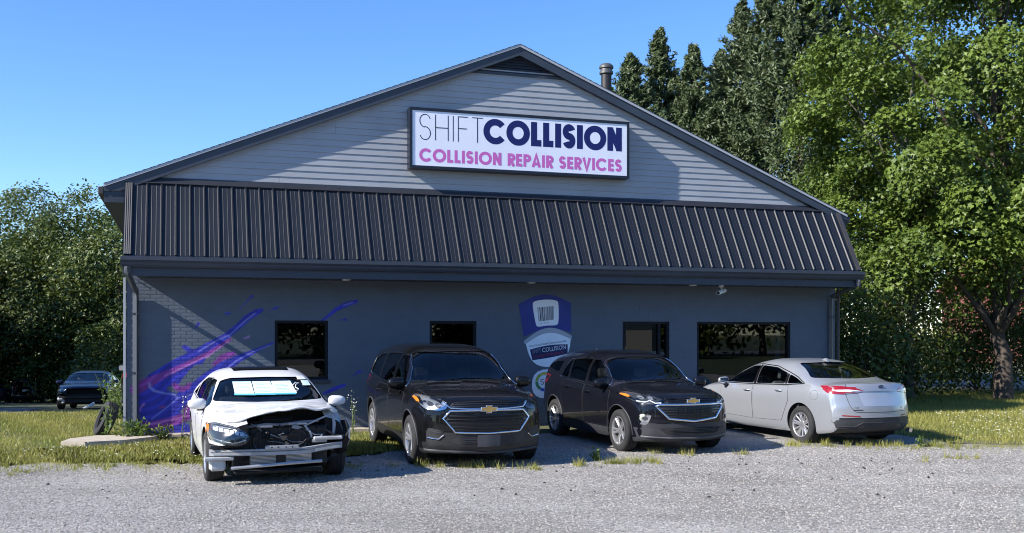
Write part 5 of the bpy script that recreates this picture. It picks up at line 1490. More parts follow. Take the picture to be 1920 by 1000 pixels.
# ---- silver sedan seen from behind
def build_silver():
    root = empty('silver_sedan', (5.43, 19.72, 0), R(112.5))
    tag(root, 'silver sedan seen from behind with red tail lights, rightmost car', 'car', GRP)
    sp = dict(SEDAN); sp['paint'] = P_silver
    sp.update(fa=1.425, ra=-1.425, R=.332, kt=.26, kwr=.13,
        top=[(2.38, .50), (2.375, .62), (2.35, .74), (2.28, .82), (2.1, .875), (1.7, .95), (1.25, 1.00), (1.15, 1.03), (.32, 1.385), (.12, 1.43), (-.30, 1.475), (-.75, 1.462), (-1.2, 1.375), (-1.85, 1.135), (-1.98, 1.11), (-2.30, 1.10), (-2.385, 1.085), (-2.42, 1.03), (-2.46, .80), (-2.485, .66), (-2.49, .55)],
        belt=[(2.36, .64), (2.1, .79), (1.4, .90), (.3, .94), (-1.0, .985), (-2.0, 1.02), (-2.49, .99)],
        bot=[(2.38, .42), (2.375, .28), (2.30, .20), (2.0, .17), (0, .17), (-1.8, .19), (-2.3, .235), (-2.46, .33), (-2.49, .46)],
        wid=[(2.38, .80), (2.1, .875), (1.7, .915), (1.0, .925), (0, .928), (-1.6, .925), (-2.2, .885), (-2.49, .84)],
        cab=(1.02, -1.62), rw_in=-.72,
        rear_window=[(-.74, 1.16), (0, 1.145), (.74, 1.16), (.64, 1.30), (.54, 1.405), (0, 1.42), (-.54, 1.405), (-.64, 1.30)],
        windshield=[(-.76, 1.05), (0, 1.04), (.76, 1.05), (.67, 1.23), (.575, 1.365), (0, 1.375), (-.575, 1.365), (-.67, 1.23)],
        side_windows=[[(.92, .985), (.02, 1.00), (.0, 1.335), (.26, 1.32), (.55, 1.19)], [(-.07, 1.00), (-.93, 1.03), (-.93, 1.22), (-.55, 1.315), (-.07, 1.34)], [(-1.0, 1.035), (-1.45, 1.065), (-1.25, 1.14), (-1.0, 1.205)]])
    c = Car(sp); c.build(root)
    glaze(c, sp)
    interior(c, .0, .19, -.95, M_seat, (.95, .96))
    add_wheels(c, .235, 'ten')
    for sd in 'LR':
        door(c, [(1.02, .36), (1.04, .90), (0.0, .965), (-.02, .34)], sd, P_silver, (.15, .86))
        door(c, [(-.05, .34), (-.04, .965), (-1.05, 1.0), (-1.10, .75), (-.88, .36)], sd, P_silver, (-.82, .90))
        c.patch('pillar_cover', [(.015, .995), (-.065, .995), (-.065, 1.345), (0, 1.34)], sd, M_gloss, off=.003, rnd=False)
        c.patch('pillar_cover', [(-.935, 1.03), (-.995, 1.035), (-.995, 1.20), (-.935, 1.22)], sd, M_gloss, off=.003, rnd=False)
        c.line('window_trim', [(.98, .97), (0, .985), (-1.0, 1.015), (-1.50, 1.06), (-1.27, 1.16), (-.95, 1.245), (-.55, 1.335), (-.05, 1.36), (.27, 1.34), (.58, 1.205)], sd, .009, M_gloss, True, off=.003)
        c.patch('tail_light_wing', [(-2.08, .965), (-2.18, 1.01), (-2.36, 1.035), (-2.36, .915), (-2.16, .94)], sd, M_red, off=.006, th=.012, cell=.04)
    c.line('fuel_door', [(-1.78 + .085 * math.cos(R(a)), .87 + .085 * math.sin(R(a))) for a in range(0, 360, 24)], 'L', .003, mat('soft_gap', (.12, .12, .125), .6), True, off=.0005, n=4)
    # trunk lid and rear face
    TL = [(-.60, 1.075), (0, 1.085), (.60, 1.075), (.66, .97), (.60, .70), (.52, .605), (0, .60), (-.52, .605), (-.60, .70), (-.66, .97)]
    t = c.patch('trunk_lid', TL, 'B', P_silver, off=.006, th=.005, cell=.06)
    c.line('shut_line', TL, 'B', .005, M_seam, True, t, .002, 4, True)
    c.bar('trunk_lip', [(-.56, .955), (0, .965), (.56, .955)], 'B', .018, P_silver, .018, .014, t)
    c.patch('plate_recess', [(-.45, .935), (.45, .935), (.38, .70), (-.38, .70)], 'B', paint('silver_recess', (.45, .47, .52), .5, .35), off=.0075, th=.004, parent=t)
    for sgn in (1, -1):
        TLt = [(.33, .965), (.48, 1.01), (.66, 1.042), (.83, 1.035), (.85, .915), (.70, .905), (.48, .92), (.38, .94)]
        l = c.patch('tail_light', [(a * sgn, b) for a, b in TLt], 'B', M_red, off=.010, th=.016, cell=.04)
        c.patch('reverse_lamp', [(sgn * .36, .962), (sgn * .60, .985), (sgn * .78, .978), (sgn * .79, .955), (sgn * .60, .945), (sgn * .40, .945)], 'B', M_redlight if sgn < 0 else M_drl, off=.015, th=.006, parent=l, cell=.03)
        c.line('lamp_trim', [(sgn * .33, .965), (sgn * .48, .935), (sgn * .66, .915)], 'B', .006, M_chrome, False, l, .014)
        c.line('lamp_gap', [(sgn * .62, 1.06), (sgn * .645, .89)], 'B', .003, M_seam, False, l, .012, 4)
        c.bar('reflector', [(sgn * .45, .53), (sgn * .72, .545)], 'B', .018, M_red, .008, .01)
    c.patch('rear_valance', [(-.83, .45), (-.74, .475), (0, .485), (.74, .475), (.83, .45), (.78, .33), (.45, .275), (-.45, .275), (-.78, .33)], 'B', M_gplastic, off=.007, th=.02, rnd=False)
    c.line('valance_crease', [(.76, .36), (.50, .36), (.40, .42), (-.40, .42), (-.50, .36), (-.76, .36)], 'B', .010, M_gplastic, False, off=.009)
    l_, n_ = c.hit(0, 1.03, 'B')
    e = MB().tube([(l_.x - .004, 0, 1.03), (l_.x - .018, 0, 1.03)], 1.0, 28).build('emblem', mat('emblem_blue', (.01, .03, .16), .25), root, smooth=40)
    e.scale = (1, .062, .026); e.location = (0, 0, 1.03 - 1.03 * .026)
    MB().tube([(l_.x - .018, .064 * math.cos(R(a)), 1.03 + .028 * math.sin(R(a))) for a in range(0, 360, 15)], .004, 6, closed=True).build('emblem_rim', M_chrome, root)
    RB = Matrix(((0, 0, -1), (-1, 0, 0), (0, 1, 0))).to_euler()
    print_text('emblem_script', 'Ford', (l_.x - .0195, .044, 1.018), .045, RB, M_chrome, root, .9, .3)
    l2, _ = c.hit(.50, .66, 'B'); print_text('rear_badge', 'FUSION', (l2.x - .016, .56, .665), .042, RB, M_lampdk, root)
    c.bar('rear_badge_bar', [(.40, .638), (.56, .638)], 'B', .014, M_lampdk, .010, .004)
    l2, _ = c.hit(-.44, .66, 'B'); print_text('rear_badge', 'SE', (l2.x - .016, -.42, .655), .042, RB, M_lampdk, root)
    MB().tube([(-2.42, -.60, .27), (-2.50, -.60, .265)], .038, 14).build('exhaust_tip', M_chrome, root)
    MB().lathe([(.30, 0), (.30, .02)], 4)
    b = MB(); b.prism([(-.93, 1.455), (-1.08, 1.42), (-1.05, 1.475), (-1.02, 1.49)], 'Y', -.022, .022); b.build('antenna_fin', P_silver, root)
    mirrors(c, .85, .86, 1.01, P_silver, sx=.085, sy=.12, sz=.075)
    b = MB(); b.cbx(-2.2, -1.5, -.55, .55, .16, .24, .03); b.build('under_tray', M_well, root)
    c.pair('headlight', [(.50, .74), (.80, .82), (.86, .80), (.82, .68), (.55, .66)], 'F', M_lampin)
    c.patch('grille', [(-.45, .68), (.45, .68), (.38, .45), (-.38, .45)], 'F', M_plastic)
    return root

# ---- cars in the shade beyond the lot
def build_far_sedan():
    root = empty('damaged_sedan', (-16.1, 38.7, terrain(-16.1, 38.7) + .02), R(-75)); root.rotation_euler.y = -.058
    tag(root, 'dark blue sedan missing its bumper, parked in the shade left of the shop', 'car', 'cars parked under the trees')
    sp = dict(SEDAN); sp['paint'] = P_bg
    ca = MB().bx(1.80, 3.0, -1.5, 1.5, -.2, .55).mesh('cut'); ca.materials.append(M_well)
    cb = MB().bx(2.05, 3.0, -.50, .9, .2, .74).mesh('cut'); cb.materials.append(M_well)
    sp['extra_cuts'] = [ca, cb]
    c = Car(sp); c.build(root); glaze(c, sp); interior(c, 0, .16, -.95, M_seatg, (.95, .93)); add_wheels(c, .225, 'ten')
    l = c.patch('headlight', [(-.50, .70), (-.84, .77), (-.88, .66), (-.60, .62)], 'F', M_lampin, off=.008)
    MB().cbx(1.95, 2.12, -.80, .80, .38, .47, .02).build('bumper_beam', M_plastic, root)
    MB().cbx(1.85, 1.95, -.6, .6, .22, .72, .02).build('radiator', M_eng2, root)
    MB().cbx(2.0, 2.12, -.84, -.62, .30, .45, .05).cbx(2.0, 2.08, -.70, -.60, .20, .34, .03).build('washer_tank', mat('tank_plastic'), root)
    b = MB(); b.tube([(2.2, .05, .03), (2.3, .2, .06), (2.28, .35, .13), (2.22, .42, .20)], [.03, .05, .07, .05], 7); b.build('torn_panel', M_white, root, smooth=50)
    mirrors(c, .82, .86, .985, P_bg, sx=.085, sy=.125, sz=.075)
    return root
M_eng2 = mat('engine_plastic', (.010, .010, .011), .55, var=.3, scale=9)
def build_far_suv(loc, rz, label, front=False):
    root = empty('parked_suv', (loc[0], loc[1], terrain(loc[0], loc[1]) + .02), rz)
    tag(root, label, 'car', 'cars parked under the trees')
    sp = dict(paint=P_bg if front else P_black, fa=1.36, ra=-1.36, R=.352, arch=1.12, tumble=.17, kn=.36, kw=.12,
        top=[(2.28, .56), (2.275, .68), (2.26, .80), (2.22, .895), (2.12, .96), (1.9, 1.005), (1.16, 1.11), (1.08, 1.13), (.30, 1.555), (-.4, 1.65), (-1.7, 1.59), (-2.05, 1.51), (-2.14, 1.42), (-2.28, 1.08), (-2.37, .6)],
        belt=[(2.26, .78), (2.0, .91), (1.3, 1.01), (.2, 1.03), (-1.2, 1.09), (-2.37, 1.12)], bot=[(2.28, .48), (2.22, .235), (2.0, .20), (-1.8, .22), (-2.2, .30), (-2.37, .5)],
        wid=[(2.28, .82), (1.7, .905), (0, .92), (-1.6, .915), (-2.37, .84)], cab=(.98, -2.02), rw_in=-1.7,
        windshield=[(-.74, 1.15), (.74, 1.15), (.58, 1.535), (-.58, 1.535)], rear_window=[(-.66, 1.16), (.66, 1.16), (.55, 1.45), (-.55, 1.45)],
        side_windows=[[(.86, 1.085), (.06, 1.10), (.03, 1.48), (.26, 1.47), (.58, 1.30)], [(-.04, 1.10), (-.98, 1.13), (-.9, 1.46), (-.05, 1.485)]])
    c = Car(sp); c.build(root); glaze(c, sp, side=M_privacy, rear=M_privacy); interior(c, 0, .26, -.95, M_seat, (.92, 1.04)); add_wheels(c, .225, 'suv')
    c.pair('tail_light', [(.50, 1.10), (.86, 1.10), (.88, .98), (.52, 1.02)], 'B', M_red)
    c.patch('plate', [(-.16, .80), (.16, .80), (.16, .92), (-.16, .92)], 'B', M_white, rnd=False)
    c.bar('chrome_strip', [(-.14, 1.10), (.14, 1.10)], 'B', .03, M_chrome)
    c.patch('rear_bumper', [(-.84, .50), (.84, .50), (.80, .30), (-.80, .30)], 'B', M_plastic)
    c.pair('headlight', [(.48, .86), (.80, .95), (.84, .88), (.55, .80)], 'F', M_lampin); c.patch('grille', [(-.48, .86), (.48, .86), (.40, .60), (-.40, .60)], 'F', M_plastic)
    mirrors(c, .82, .86, 1.10, P_bg)
    return root
build_suv_big(); build_suv_small(); build_wreck(); build_silver(); build_far_sedan()
build_far_suv((-29.6, 63.0, 0), R(101), 'black SUV seen from behind in the shade, left of the blue sedan')
build_far_suv((-32.3, 62.5, 0), R(-48), 'dark SUV facing the lot at the left edge of the photo', True)
build_far_suv((-8.38, 24.5, 0), R(108), 'black SUV mostly hidden behind the left corner of the shop')
# ------------------------------------------------------------------ vegetation
def leaf_mat(name, dark, light, trans=.45):
    m = bpy.data.materials.new(name); m.use_nodes = True
    nt = m.node_tree; N = nt.nodes; Lk = nt.links; b = N['Principled BSDF']
    a = N.new('ShaderNodeAttribute'); a.attribute_name = 'tint'
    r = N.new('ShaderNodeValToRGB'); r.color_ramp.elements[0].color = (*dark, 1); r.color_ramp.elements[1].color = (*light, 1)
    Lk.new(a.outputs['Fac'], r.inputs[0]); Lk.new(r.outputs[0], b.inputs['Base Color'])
    b.inputs['Roughness'].default_value = .45; b.inputs['Specular IOR Level'].default_value = .35
    t = N.new('ShaderNodeBsdfTranslucent'); Lk.new(r.outputs[0], t.inputs[0])
    mx = N.new('ShaderNodeMixShader'); mx.inputs[0].default_value = trans
    Lk.new(b.outputs[0], mx.inputs[1]); Lk.new(t.outputs[0], mx.inputs[2]); Lk.new(mx.outputs[0], N['Material Output'].inputs[0])
    return m
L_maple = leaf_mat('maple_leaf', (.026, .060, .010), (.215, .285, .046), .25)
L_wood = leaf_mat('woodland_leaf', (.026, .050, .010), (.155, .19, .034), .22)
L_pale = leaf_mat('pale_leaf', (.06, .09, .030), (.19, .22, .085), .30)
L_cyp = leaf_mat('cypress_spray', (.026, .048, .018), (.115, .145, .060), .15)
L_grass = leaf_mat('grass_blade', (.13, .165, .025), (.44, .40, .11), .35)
L_weed = leaf_mat('weed_leaf', (.05, .10, .015), (.16, .22, .04), .35)
M_bark = mat('bark', (.075, .058, .045), .95, var=.35, scale=7, bump=.02, bscale=14)
M_bark2 = mat('grey_bark', (.11, .095, .08), .95, var=.3, scale=7, bump=.02, bscale=14)
MAPLE = np.array([(0, -.5), (.48, -.12), (.15, .08), (0, .55), (-.15, .08), (-.48, -.12)])
OVAL = np.array([(0, -.5), (.26, -.05), (.0, .5), (-.26, -.05)])
SPRAY = np.array([(0, -.5), (.16, -.1), (.03, .5), (-.16, -.05)])
def unit(v): return v / np.maximum(np.linalg.norm(v, axis=1, keepdims=True), 1e-9)
def leaf_cloud(name, c, nrm, size, tpl, tint, m, parent, along=None):
    n = len(c); nrm = unit(nrm)
    ref = along if along is not None else rng.normal(size=(n, 3))
    t2 = unit(ref - nrm * np.sum(ref * nrm, 1, keepdims=True)); t1 = np.cross(t2, nrm)
    k = len(tpl)
    V = c[:, None, :] + size[:, None, None] * (tpl[None, :, 0, None] * t1[:, None, :] + tpl[None, :, 1, None] * t2[:, None, :])
    V += (np.abs(tpl[None, :, 0, None]) ** 1.0 * size[:, None, None] * rng.uniform(-.35, .35, (n, 1, 1))) * nrm[:, None, :]
    F = np.arange(n * k).reshape(n, k)
    me = np_mesh(name, V.reshape(-1, 3), F, {'tint': np.repeat(np.clip(tint, 0, 1), k)})
    return new_obj(name, me, parent, m)
def crown_points(ells, ncl, per, spread, flat=.45, shell=.5, bough=None):
    """leaf positions: boughs in the crown volume, leaf clusters over the top and outside of each bough, leaves in each cluster"""
    nper = 9
    nb = max(4, ncl // nper)
    vol = np.array([e[3] * e[4] * e[5] for e in ells]) ** .75; pick = rng.choice(len(ells), nb, p=vol / vol.sum())
    E = np.array(ells)[pick]
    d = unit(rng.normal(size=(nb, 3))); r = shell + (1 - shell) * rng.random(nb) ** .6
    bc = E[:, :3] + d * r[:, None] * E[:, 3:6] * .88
    br = (bough or 1.0) * rng.uniform(.65, 1.3, nb)
    dd = unit(rng.normal(size=(nb, nper, 3)).reshape(-1, 3) * [1, 1, .8] + np.repeat(d, nper, 0) * .55 + [0, 0, .45])
    cc = np.repeat(bc, nper, 0) + dd * np.repeat(br, nper)[:, None] * [1, 1, .62]
    out = unit(dd * .8 + np.repeat(d, nper, 0) * .5 + [0, 0, .7])
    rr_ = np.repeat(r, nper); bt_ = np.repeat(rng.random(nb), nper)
    keep = cc[:, 2] > .25; cc, out, rr_, bt_ = cc[keep], out[keep], rr_[keep], bt_[keep]
    ncl = len(cc)
    cn = np.repeat(out, per, 0); cp = np.repeat(cc, per, 0)
    off = rng.normal(size=(ncl * per, 3)) * spread
    off -= cn * np.sum(off * cn, 1, keepdims=True) * (1 - flat)
    off[:, 2] -= .30 * np.sum(off[:, :2] ** 2, 1) / spread
    ct = np.repeat(.6 * bt_ + .4 * rng.random(ncl), per)
    return cp + off, cn, ct, np.repeat(rr_, per), cc
def limb(b, p0, p1, r0, r1, seed, n=6, sag=.12):
    rr = random.Random(seed); p0, p1 = Vector(p0), Vector(p1); L = (p1 - p0).length
    P = []; rs = []
    for i in range(n + 1):
        t = i / n; q = p0.lerp(p1, t) + Vector((rr.uniform(-1, 1), rr.uniform(-1, 1), rr.uniform(-.5, .5))) * L * .035 * (1 if 0 < i < n else 0)
        q.z += sag * L * math.sin(math.pi * t) * .4
        P.append(q); rs.append(r0 + (r1 - r0) * t)
    b.tube(P, rs, 8)
    return P
def tree(name, label, base, h, ells, ncl, per, spread, size, tpl, lm, tr=.2, bark=M_bark, group=None, cat='tree', nlimb=9, trunk_top=.75, flat=.45, shell=.5, lean=(0, 0), tintlo=0.0, bough=None):
    root = empty(name, (base[0], base[1], terrain(base[0], base[1]))); tag(root, label, cat, group)
    ells = [(e[0], e[1], e[2], e[3], e[4], e[5]) for e in ells]
    P, Nn, ct, rad, cc = crown_points(ells, ncl, per, spread, flat, shell, bough)
    n = len(P)
    sz = size * rng.uniform(.65, 1.25, n)
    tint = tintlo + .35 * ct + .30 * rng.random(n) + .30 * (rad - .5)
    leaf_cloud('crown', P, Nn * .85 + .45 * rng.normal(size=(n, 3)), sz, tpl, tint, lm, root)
    b = MB()
    sd = abs(hash((round(base[0], 1), round(base[1], 1)))) % 1000
    T = [Vector((0, 0, -.1)), Vector((.02, 0, h * .08))]; rs = [tr * 1.35, tr * 1.02]
    for i in range(1, 8):
        t = i / 7 * trunk_top
        T.append(Vector((lean[0] * t + .15 * math.sin(i * 1.3 + sd), lean[1] * t + .12 * math.cos(i * 1.7 + sd), h * max(t, .09)))); rs.append(tr * (1 - .75 * t / trunk_top * .9))
    b.tube(T, rs, 12)
    idx = rng.choice(len(cc), min(nlimb, len(cc)), replace=False)
    for q, i in enumerate(idx):
        tgt = cc[i]; hh = min(max(tgt[2] * .62, h * .14), h * trunk_top * .95)
        k = min(max(int(hh / (h * trunk_top) * 7) + 1, 1), 8)
        limb(b, T[k], tgt, rs[k] * .5, .015, q + sd)
    b.build('trunk', bark, root, smooth=60)
    return root

# the big maple right of the shop
tree('maple_tree', 'tall maple with bright green leaves and thick trunk right of the silver sedan', (14.05, 29.0), 17,
     [(-1.3, 0, 9.8, 4.9, 4.2, 6.6), (-2.6, -.8, 5.6, 3.0, 2.8, 2.6), (2.6, .2, 9.5, 4.5, 4.2, 6.5), (-3.4, -1, 12.5, 3.2, 3, 4.2), (.8, -1.6, 6.0, 3.5, 2.2, 2.4), (2.0, -.5, 13.5, 4.0, 3.4, 3.6), (-2.2, -1.6, 3.4, 2.6, 1.6, 1.7), (1.6, -2.0, 3.9, 2.8, 1.5, 1.6)],
     1480, 72, .27, .140, MAPLE, L_maple, .215, M_bark, 'trees right of the shop', nlimb=26, shell=.48, bough=.80, flat=.30)
tree('maple_tree', 'slender maple with grey trunk between the shop and the thick maple', (11.6, 29.6), 13,
     [(-.9, -.3, 7.6, 2.6, 2.6, 4.2), (0.4, -.6, 4.6, 2.4, 2.0, 1.7), (-1.9, -.5, 4.2, 1.5, 1.5, 1.4)],
     300, 80, .32, .125, MAPLE, L_maple, .12, M_bark2, 'trees right of the shop', nlimb=18, shell=.4, bough=.75, flat=.35)
tree('maple_tree', 'leafy maple behind the thick trunk at the right edge', (18.6, 34.5), 16,
     [(0, 0, 9.5, 5.5, 4, 7.5), (-4.5, .5, 8, 3.8, 3, 5.5)], 760, 40, .45, .19, MAPLE, L_maple, .28, M_bark, 'trees right of the shop', nlimb=10)
# tall conifers behind the shop
def cypress(x, y, h, r, i, label):
    root = empty('cypress_tree', (x, y, 0)); tag(root, label, 'tree', 'conifers behind the shop')
    nb = int((700 if i < 7 else 420) * h / 13); per = 54
    z = h * (.03 + .965 * rng.random(nb) ** .72); f = 1 - z / h; a = rng.random(nb) * 2 * np.pi
    reach = r * (np.minimum(1, f * 1.35) * .97 + .012) * rng.uniform(.50, 1.32, nb)
    rise = reach * rng.uniform(.12, .55, nb) + .04
    out = np.stack([np.cos(a), np.sin(a), np.zeros(nb)], 1)
    t = .30 + .75 * rng.random((nb, per)) ** .7
    P = np.stack([np.zeros(nb), np.zeros(nb), z], 1)[:, None] + out[:, None] * (reach[:, None] * t)[..., None] + np.array([0, 0, 1.0]) * (rise[:, None] * t ** 1.6)[..., None]
    P = P.reshape(-1, 3); n = len(P)
    P = P + rng.normal(size=(n, 3)) * (.03 + .09 * np.repeat(reach, per) / r)[:, None]
    along = np.repeat(out, per, 0) * 1.0 + np.array([0, 0, .55]) + .40 * rng.normal(size=(n, 3))
    nr = np.repeat(out, per, 0) * .6 + [0, 0, .4] + .8 * rng.normal(size=(n, 3))
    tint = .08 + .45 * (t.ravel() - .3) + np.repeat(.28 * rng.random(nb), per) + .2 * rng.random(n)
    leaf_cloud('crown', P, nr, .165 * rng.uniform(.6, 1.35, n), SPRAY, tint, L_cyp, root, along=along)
    b = MB(); b.tube([(0, 0, -.1), (0, 0, h * .5), (0, 0, h * .98)], [.22, .14, .02], 8); b.build('trunk', M_bark, root)
CY = [(1183, 36, 102, 3.5, 'shortest cypress just right of the flue pipe'), (1238, 37, 55, 3.2, 'pointed cypress second from the flue pipe'), (1300, 36.5, 84, 3.1, 'third cypress from the flue pipe with a notched top'),
      (1352, 38.5, 95, 3.2, 'lower cypress in front of the tall conifers'), (1392, 37, 2, 3.5, 'tall cypress whose tip just reaches the top of the photo'), (1440, 36, -40, 3.6, 'tall dense cypress left of the maple crown'), (1500, 35, -90, 3.6, 'tallest cypress partly behind the maple crown'),
      (1570, 36, -60, 3.6, 'cypress mostly hidden behind the maple leaves'), (1660, 38, -60, 3.6, 'cypress in the dark behind the two maples'), (1275, 40, 150, 3.0, 'low cypress filling the gap behind the pointed ones')]
for i, (px, Y, ty, r, lb) in enumerate(CY):
    cypress((px - 960) / 1900 * Y, Y, 2 + (620 - ty) * Y / 1900, r, i, lb)
# woods left of the shop
def wood(px, Y, ty, r, label, lm=L_wood, ncl=480, per=42, size=.27, grp='woods left of the shop', sp=.62):
    x = (px - 960) / 1900 * Y; h = 2 + (620 - ty) * Y / 1900 - terrain(x, Y)
    tree('broadleaf_tree', label, (x, Y), h, [(0, 0, h * .62, r, r, h * .38), (r * .35, -r * .3, h * .38, r * .95, r * .8, h * .30), (-r * .4, -.2, h * .28, r * .95, r * .8, h * .26)], ncl, per, sp, size, OVAL, lm, .16, M_bark, grp, nlimb=3, bough=1.3, shell=.35)
wood(30, 70, 335, 4.6, 'dark tree in the back row at the left edge')
wood(105, 76, 318, 4.2, 'tall pale tree with a rounded top left of centre in the woods', L_pale)
wood(188, 78, 300, 4.6, 'tall feathery pale tree nearest the shop roof', L_pale, 460)
wood(222, 62, 365, 3.6, 'dense leafy tree touching the shop eave')
wood(168, 66, 350, 3.9, 'bright topped tree in front of the pale ones')
wood(105, 64, 400, 3.7, 'round bushy tree above the blue sedan')
wood(45, 66, 395, 3.9, 'bushy tree above the far black SUV')
wood(-15, 66, 385, 4.0, 'bushy tree cut by the left edge of the photo')
SHADE = ((-25.5, 32.0, 10.5, 3.0, 'tree out of frame beside the drive'), (-29.5, 37.0, 11.0, 3.4, 'tree out of frame beyond the drive'), (-22.5, 29.0, 8.5, 2.4, 'small tree out of frame at the drive entrance'),
         (-34.6, 57.0, 14.5, 3.8, 'tall tree just out of frame beside the woods'), (-31.5, 52.0, 13.5, 3.6, 'second tall tree just out of frame beside the woods'), (-35.0, 44.0, 14.5, 4.0, 'tree out of frame left of the far cars'), (-38.5, 50.0, 15, 4.2, 'second tree out of frame left of the far cars'), (-42.0, 58.0, 15.5, 4.5, 'third tree out of frame left of the far cars'), (-46.5, 64.0, 16, 4.5, 'fourth tree out of frame left of the far cars'), (-51.0, 69.0, 15.0, 4.8, 'tree out of frame at the end of the woods'))
for (x, y, h, r, lb) in SHADE:
    tree('broadleaf_tree', lb, (x, y), h, [(0, 0, h * .58, r, r, h * .42), (0, 0, h * .3, r * .8, r * .8, h * .26)], 170, 40, .75, .42, OVAL, L_wood, .2, M_bark, 'woods left of the shop', nlimb=5, bough=1.5)
# undergrowth
def shrub(x, y, h, r, label, n=60, grp='undergrowth', lm=L_wood, size=.15):
    root = empty('shrub', (x, y, terrain(x, y))); tag(root, label, 'shrub', grp)
    P, Nn, ct, rad, cc = crown_points([(0, 0, h * .5, r, r * .8, h * .5)], n, 34, .3, .6, .3)
    leaf_cloud('foliage', P, Nn * .7 + .6 * rng.normal(size=P.shape), size * rng.uniform(.6, 1.2, len(P)), OVAL, .3 * ct + .35 * rng.random(len(P)), lm, root)
    b = MB()
    for i in range(5): limb(b, (0, 0, 0), cc[i % len(cc)], .03, .008, i)
    b.build('stem', M_bark, root)
for (x, y, h, r, lb) in ((9.4, 27.5, 3.6, 1.6, 'dark shrub behind the roof of the silver sedan'), (10.8, 28.6, 3.2, 1.5, 'dark shrub between the two maples'), (8.6, 29.5, 4.5, 1.7, 'tall dark shrub at the right corner of the shop'), (12.6, 31.5, 2.0, 1.3, 'low dark shrub left of the thick maple trunk'),
                         (17.0, 31.0, 2.6, 1.6, 'low shrub right of the thick maple trunk'), (15.4, 33.5, 3.4, 1.8, 'dark shrub far behind the thick maple trunk'), (19.2, 36.5, 4.2, 2.2, 'tall dark shrub at the right edge'), (13.6, 34.0, 4.0, 2.0, 'dark shrub filling the gap left of the thick trunk'), (16.8, 35.5, 4.5, 2.2, 'dark shrub filling the gap right of the thick trunk'), (15.2, 38.0, 4.5, 2.6, 'dark shrub farthest back behind the thick trunk'), (12.4, 36.5, 4.2, 2.4, 'dark shrub behind the slender maple')):
    shrub(x, y, h, r, lb, 90)
for i, (px, Y, h) in enumerate(((20, 66, 3.2), (80, 67, 3.0), (150, 60, 4.2), (215, 56, 4.6))):
    shrub((px - 960) / 1900 * Y, Y, h, 3.4, ['undergrowth bush at the left edge behind the cars', 'undergrowth bush behind the far black SUV', 'undergrowth bush behind the blue sedan', 'undergrowth bush beside the shop corner'][i], 110, size=.26)

# across the street (mirrored in the shop glass and the car paint)
ROW = [(-40, -34), (-31, -38), (-22, -36), (-13, -39), (-5, -36), (3, -39), (10, -35), (18, -38), (25, -34), (33, -33), (40, -28), (46, -22), (50, -14), (53, -6), (55, 3)]
ORD = ['first', 'second', 'third', 'fourth', 'fifth', 'sixth', 'seventh', 'eighth', 'ninth', 'tenth', 'eleventh', 'twelfth', 'thirteenth', 'fourteenth', 'fifteenth']
for i, (x, y) in enumerate(ROW):
    h = 9 + (i * 37 % 5) * .8; r = 4.4
    tree('broadleaf_tree', 'street tree across the road behind the camera, %s in its row' % ORD[i], (x, y), h,
         [(0, 0, h * .58, r, r, h * .42), (0, 0, h * .25, r, r, h * .25)], 170, 42, .8, .65, OVAL, L_wood, .25, M_bark, 'trees across the road', nlimb=4, bough=1.6, shell=.3)
def house(x, y, rz, w, d, h, wall, roofm, label, rise=2.0):
    root = empty('house', (x, y, 0), rz); tag(root, label, 'building')
    MB().bx(-w / 2, w / 2, -d / 2, d / 2, 0, h).build('wall', wall, root)
    MB().prism([(-d / 2 - .4, h), (d / 2 + .4, h), (0, h + rise)], 'X', -w / 2 - .3, w / 2 + .3).build('roof', roofm, root)
    for sgn in (-1, 1):
        for k in range(int(w / 2.6)):
            xx = -w / 2 + 1.3 + k * 2.6
            f = MB().bx(xx - .55, xx + .55, sgn * (d / 2 + .02) - .03, sgn * (d / 2 + .02) + .03, 1.0, 2.3).build('window', M_white, root)
            MB().bx(xx - .46, xx + .46, sgn * (d / 2 + .06) - .005, sgn * (d / 2 + .06) + .005, 1.1, 2.2).build('pane', mat('house_glass', (.02, .025, .03), .05), f)
    MB().bx(-.45, .45, -d / 2 - .06, d / 2 + .06, 0, 2.05).build('door', mat('house_door', (.25, .08, .06), .5), root)
M_sid2 = mat('beige_siding', (.45, .40, .34), .8); M_rbrick = mat('red_house_brick', (.22, .075, .05), .85, var=.2, scale=12); M_roofr = mat('red_brown_roof', (.28, .09, .06), .9, var=.2, scale=6)
house(36, -18, R(48), 9, 6, 2.8, M_sid2, M_shingle, 'small beige house across the road behind the camera', 1.6)
for (x, y, lb) in ((27, -17, 'utility pole across the road behind the camera'),):
    u = empty('utility_pole', (x, y, 0)); tag(u, lb, 'pole')
    MB().tube([(0, 0, -.2), (0, 0, 9)], [.16, .11], 10).build('pole', mat('pole_wood', (.30, .27, .23), .9, var=.2, scale=6), u)
    MB().bx(-1.1, 1.1, -.06, .06, 8.2, 8.35).build('crossarm', mat('pole_wood'), u)
house(37, 66, R(-8), 15, 8, 4.6, M_rbrick, M_roofr, 'red brick house glimpsed through the trees at the right', 2.2)

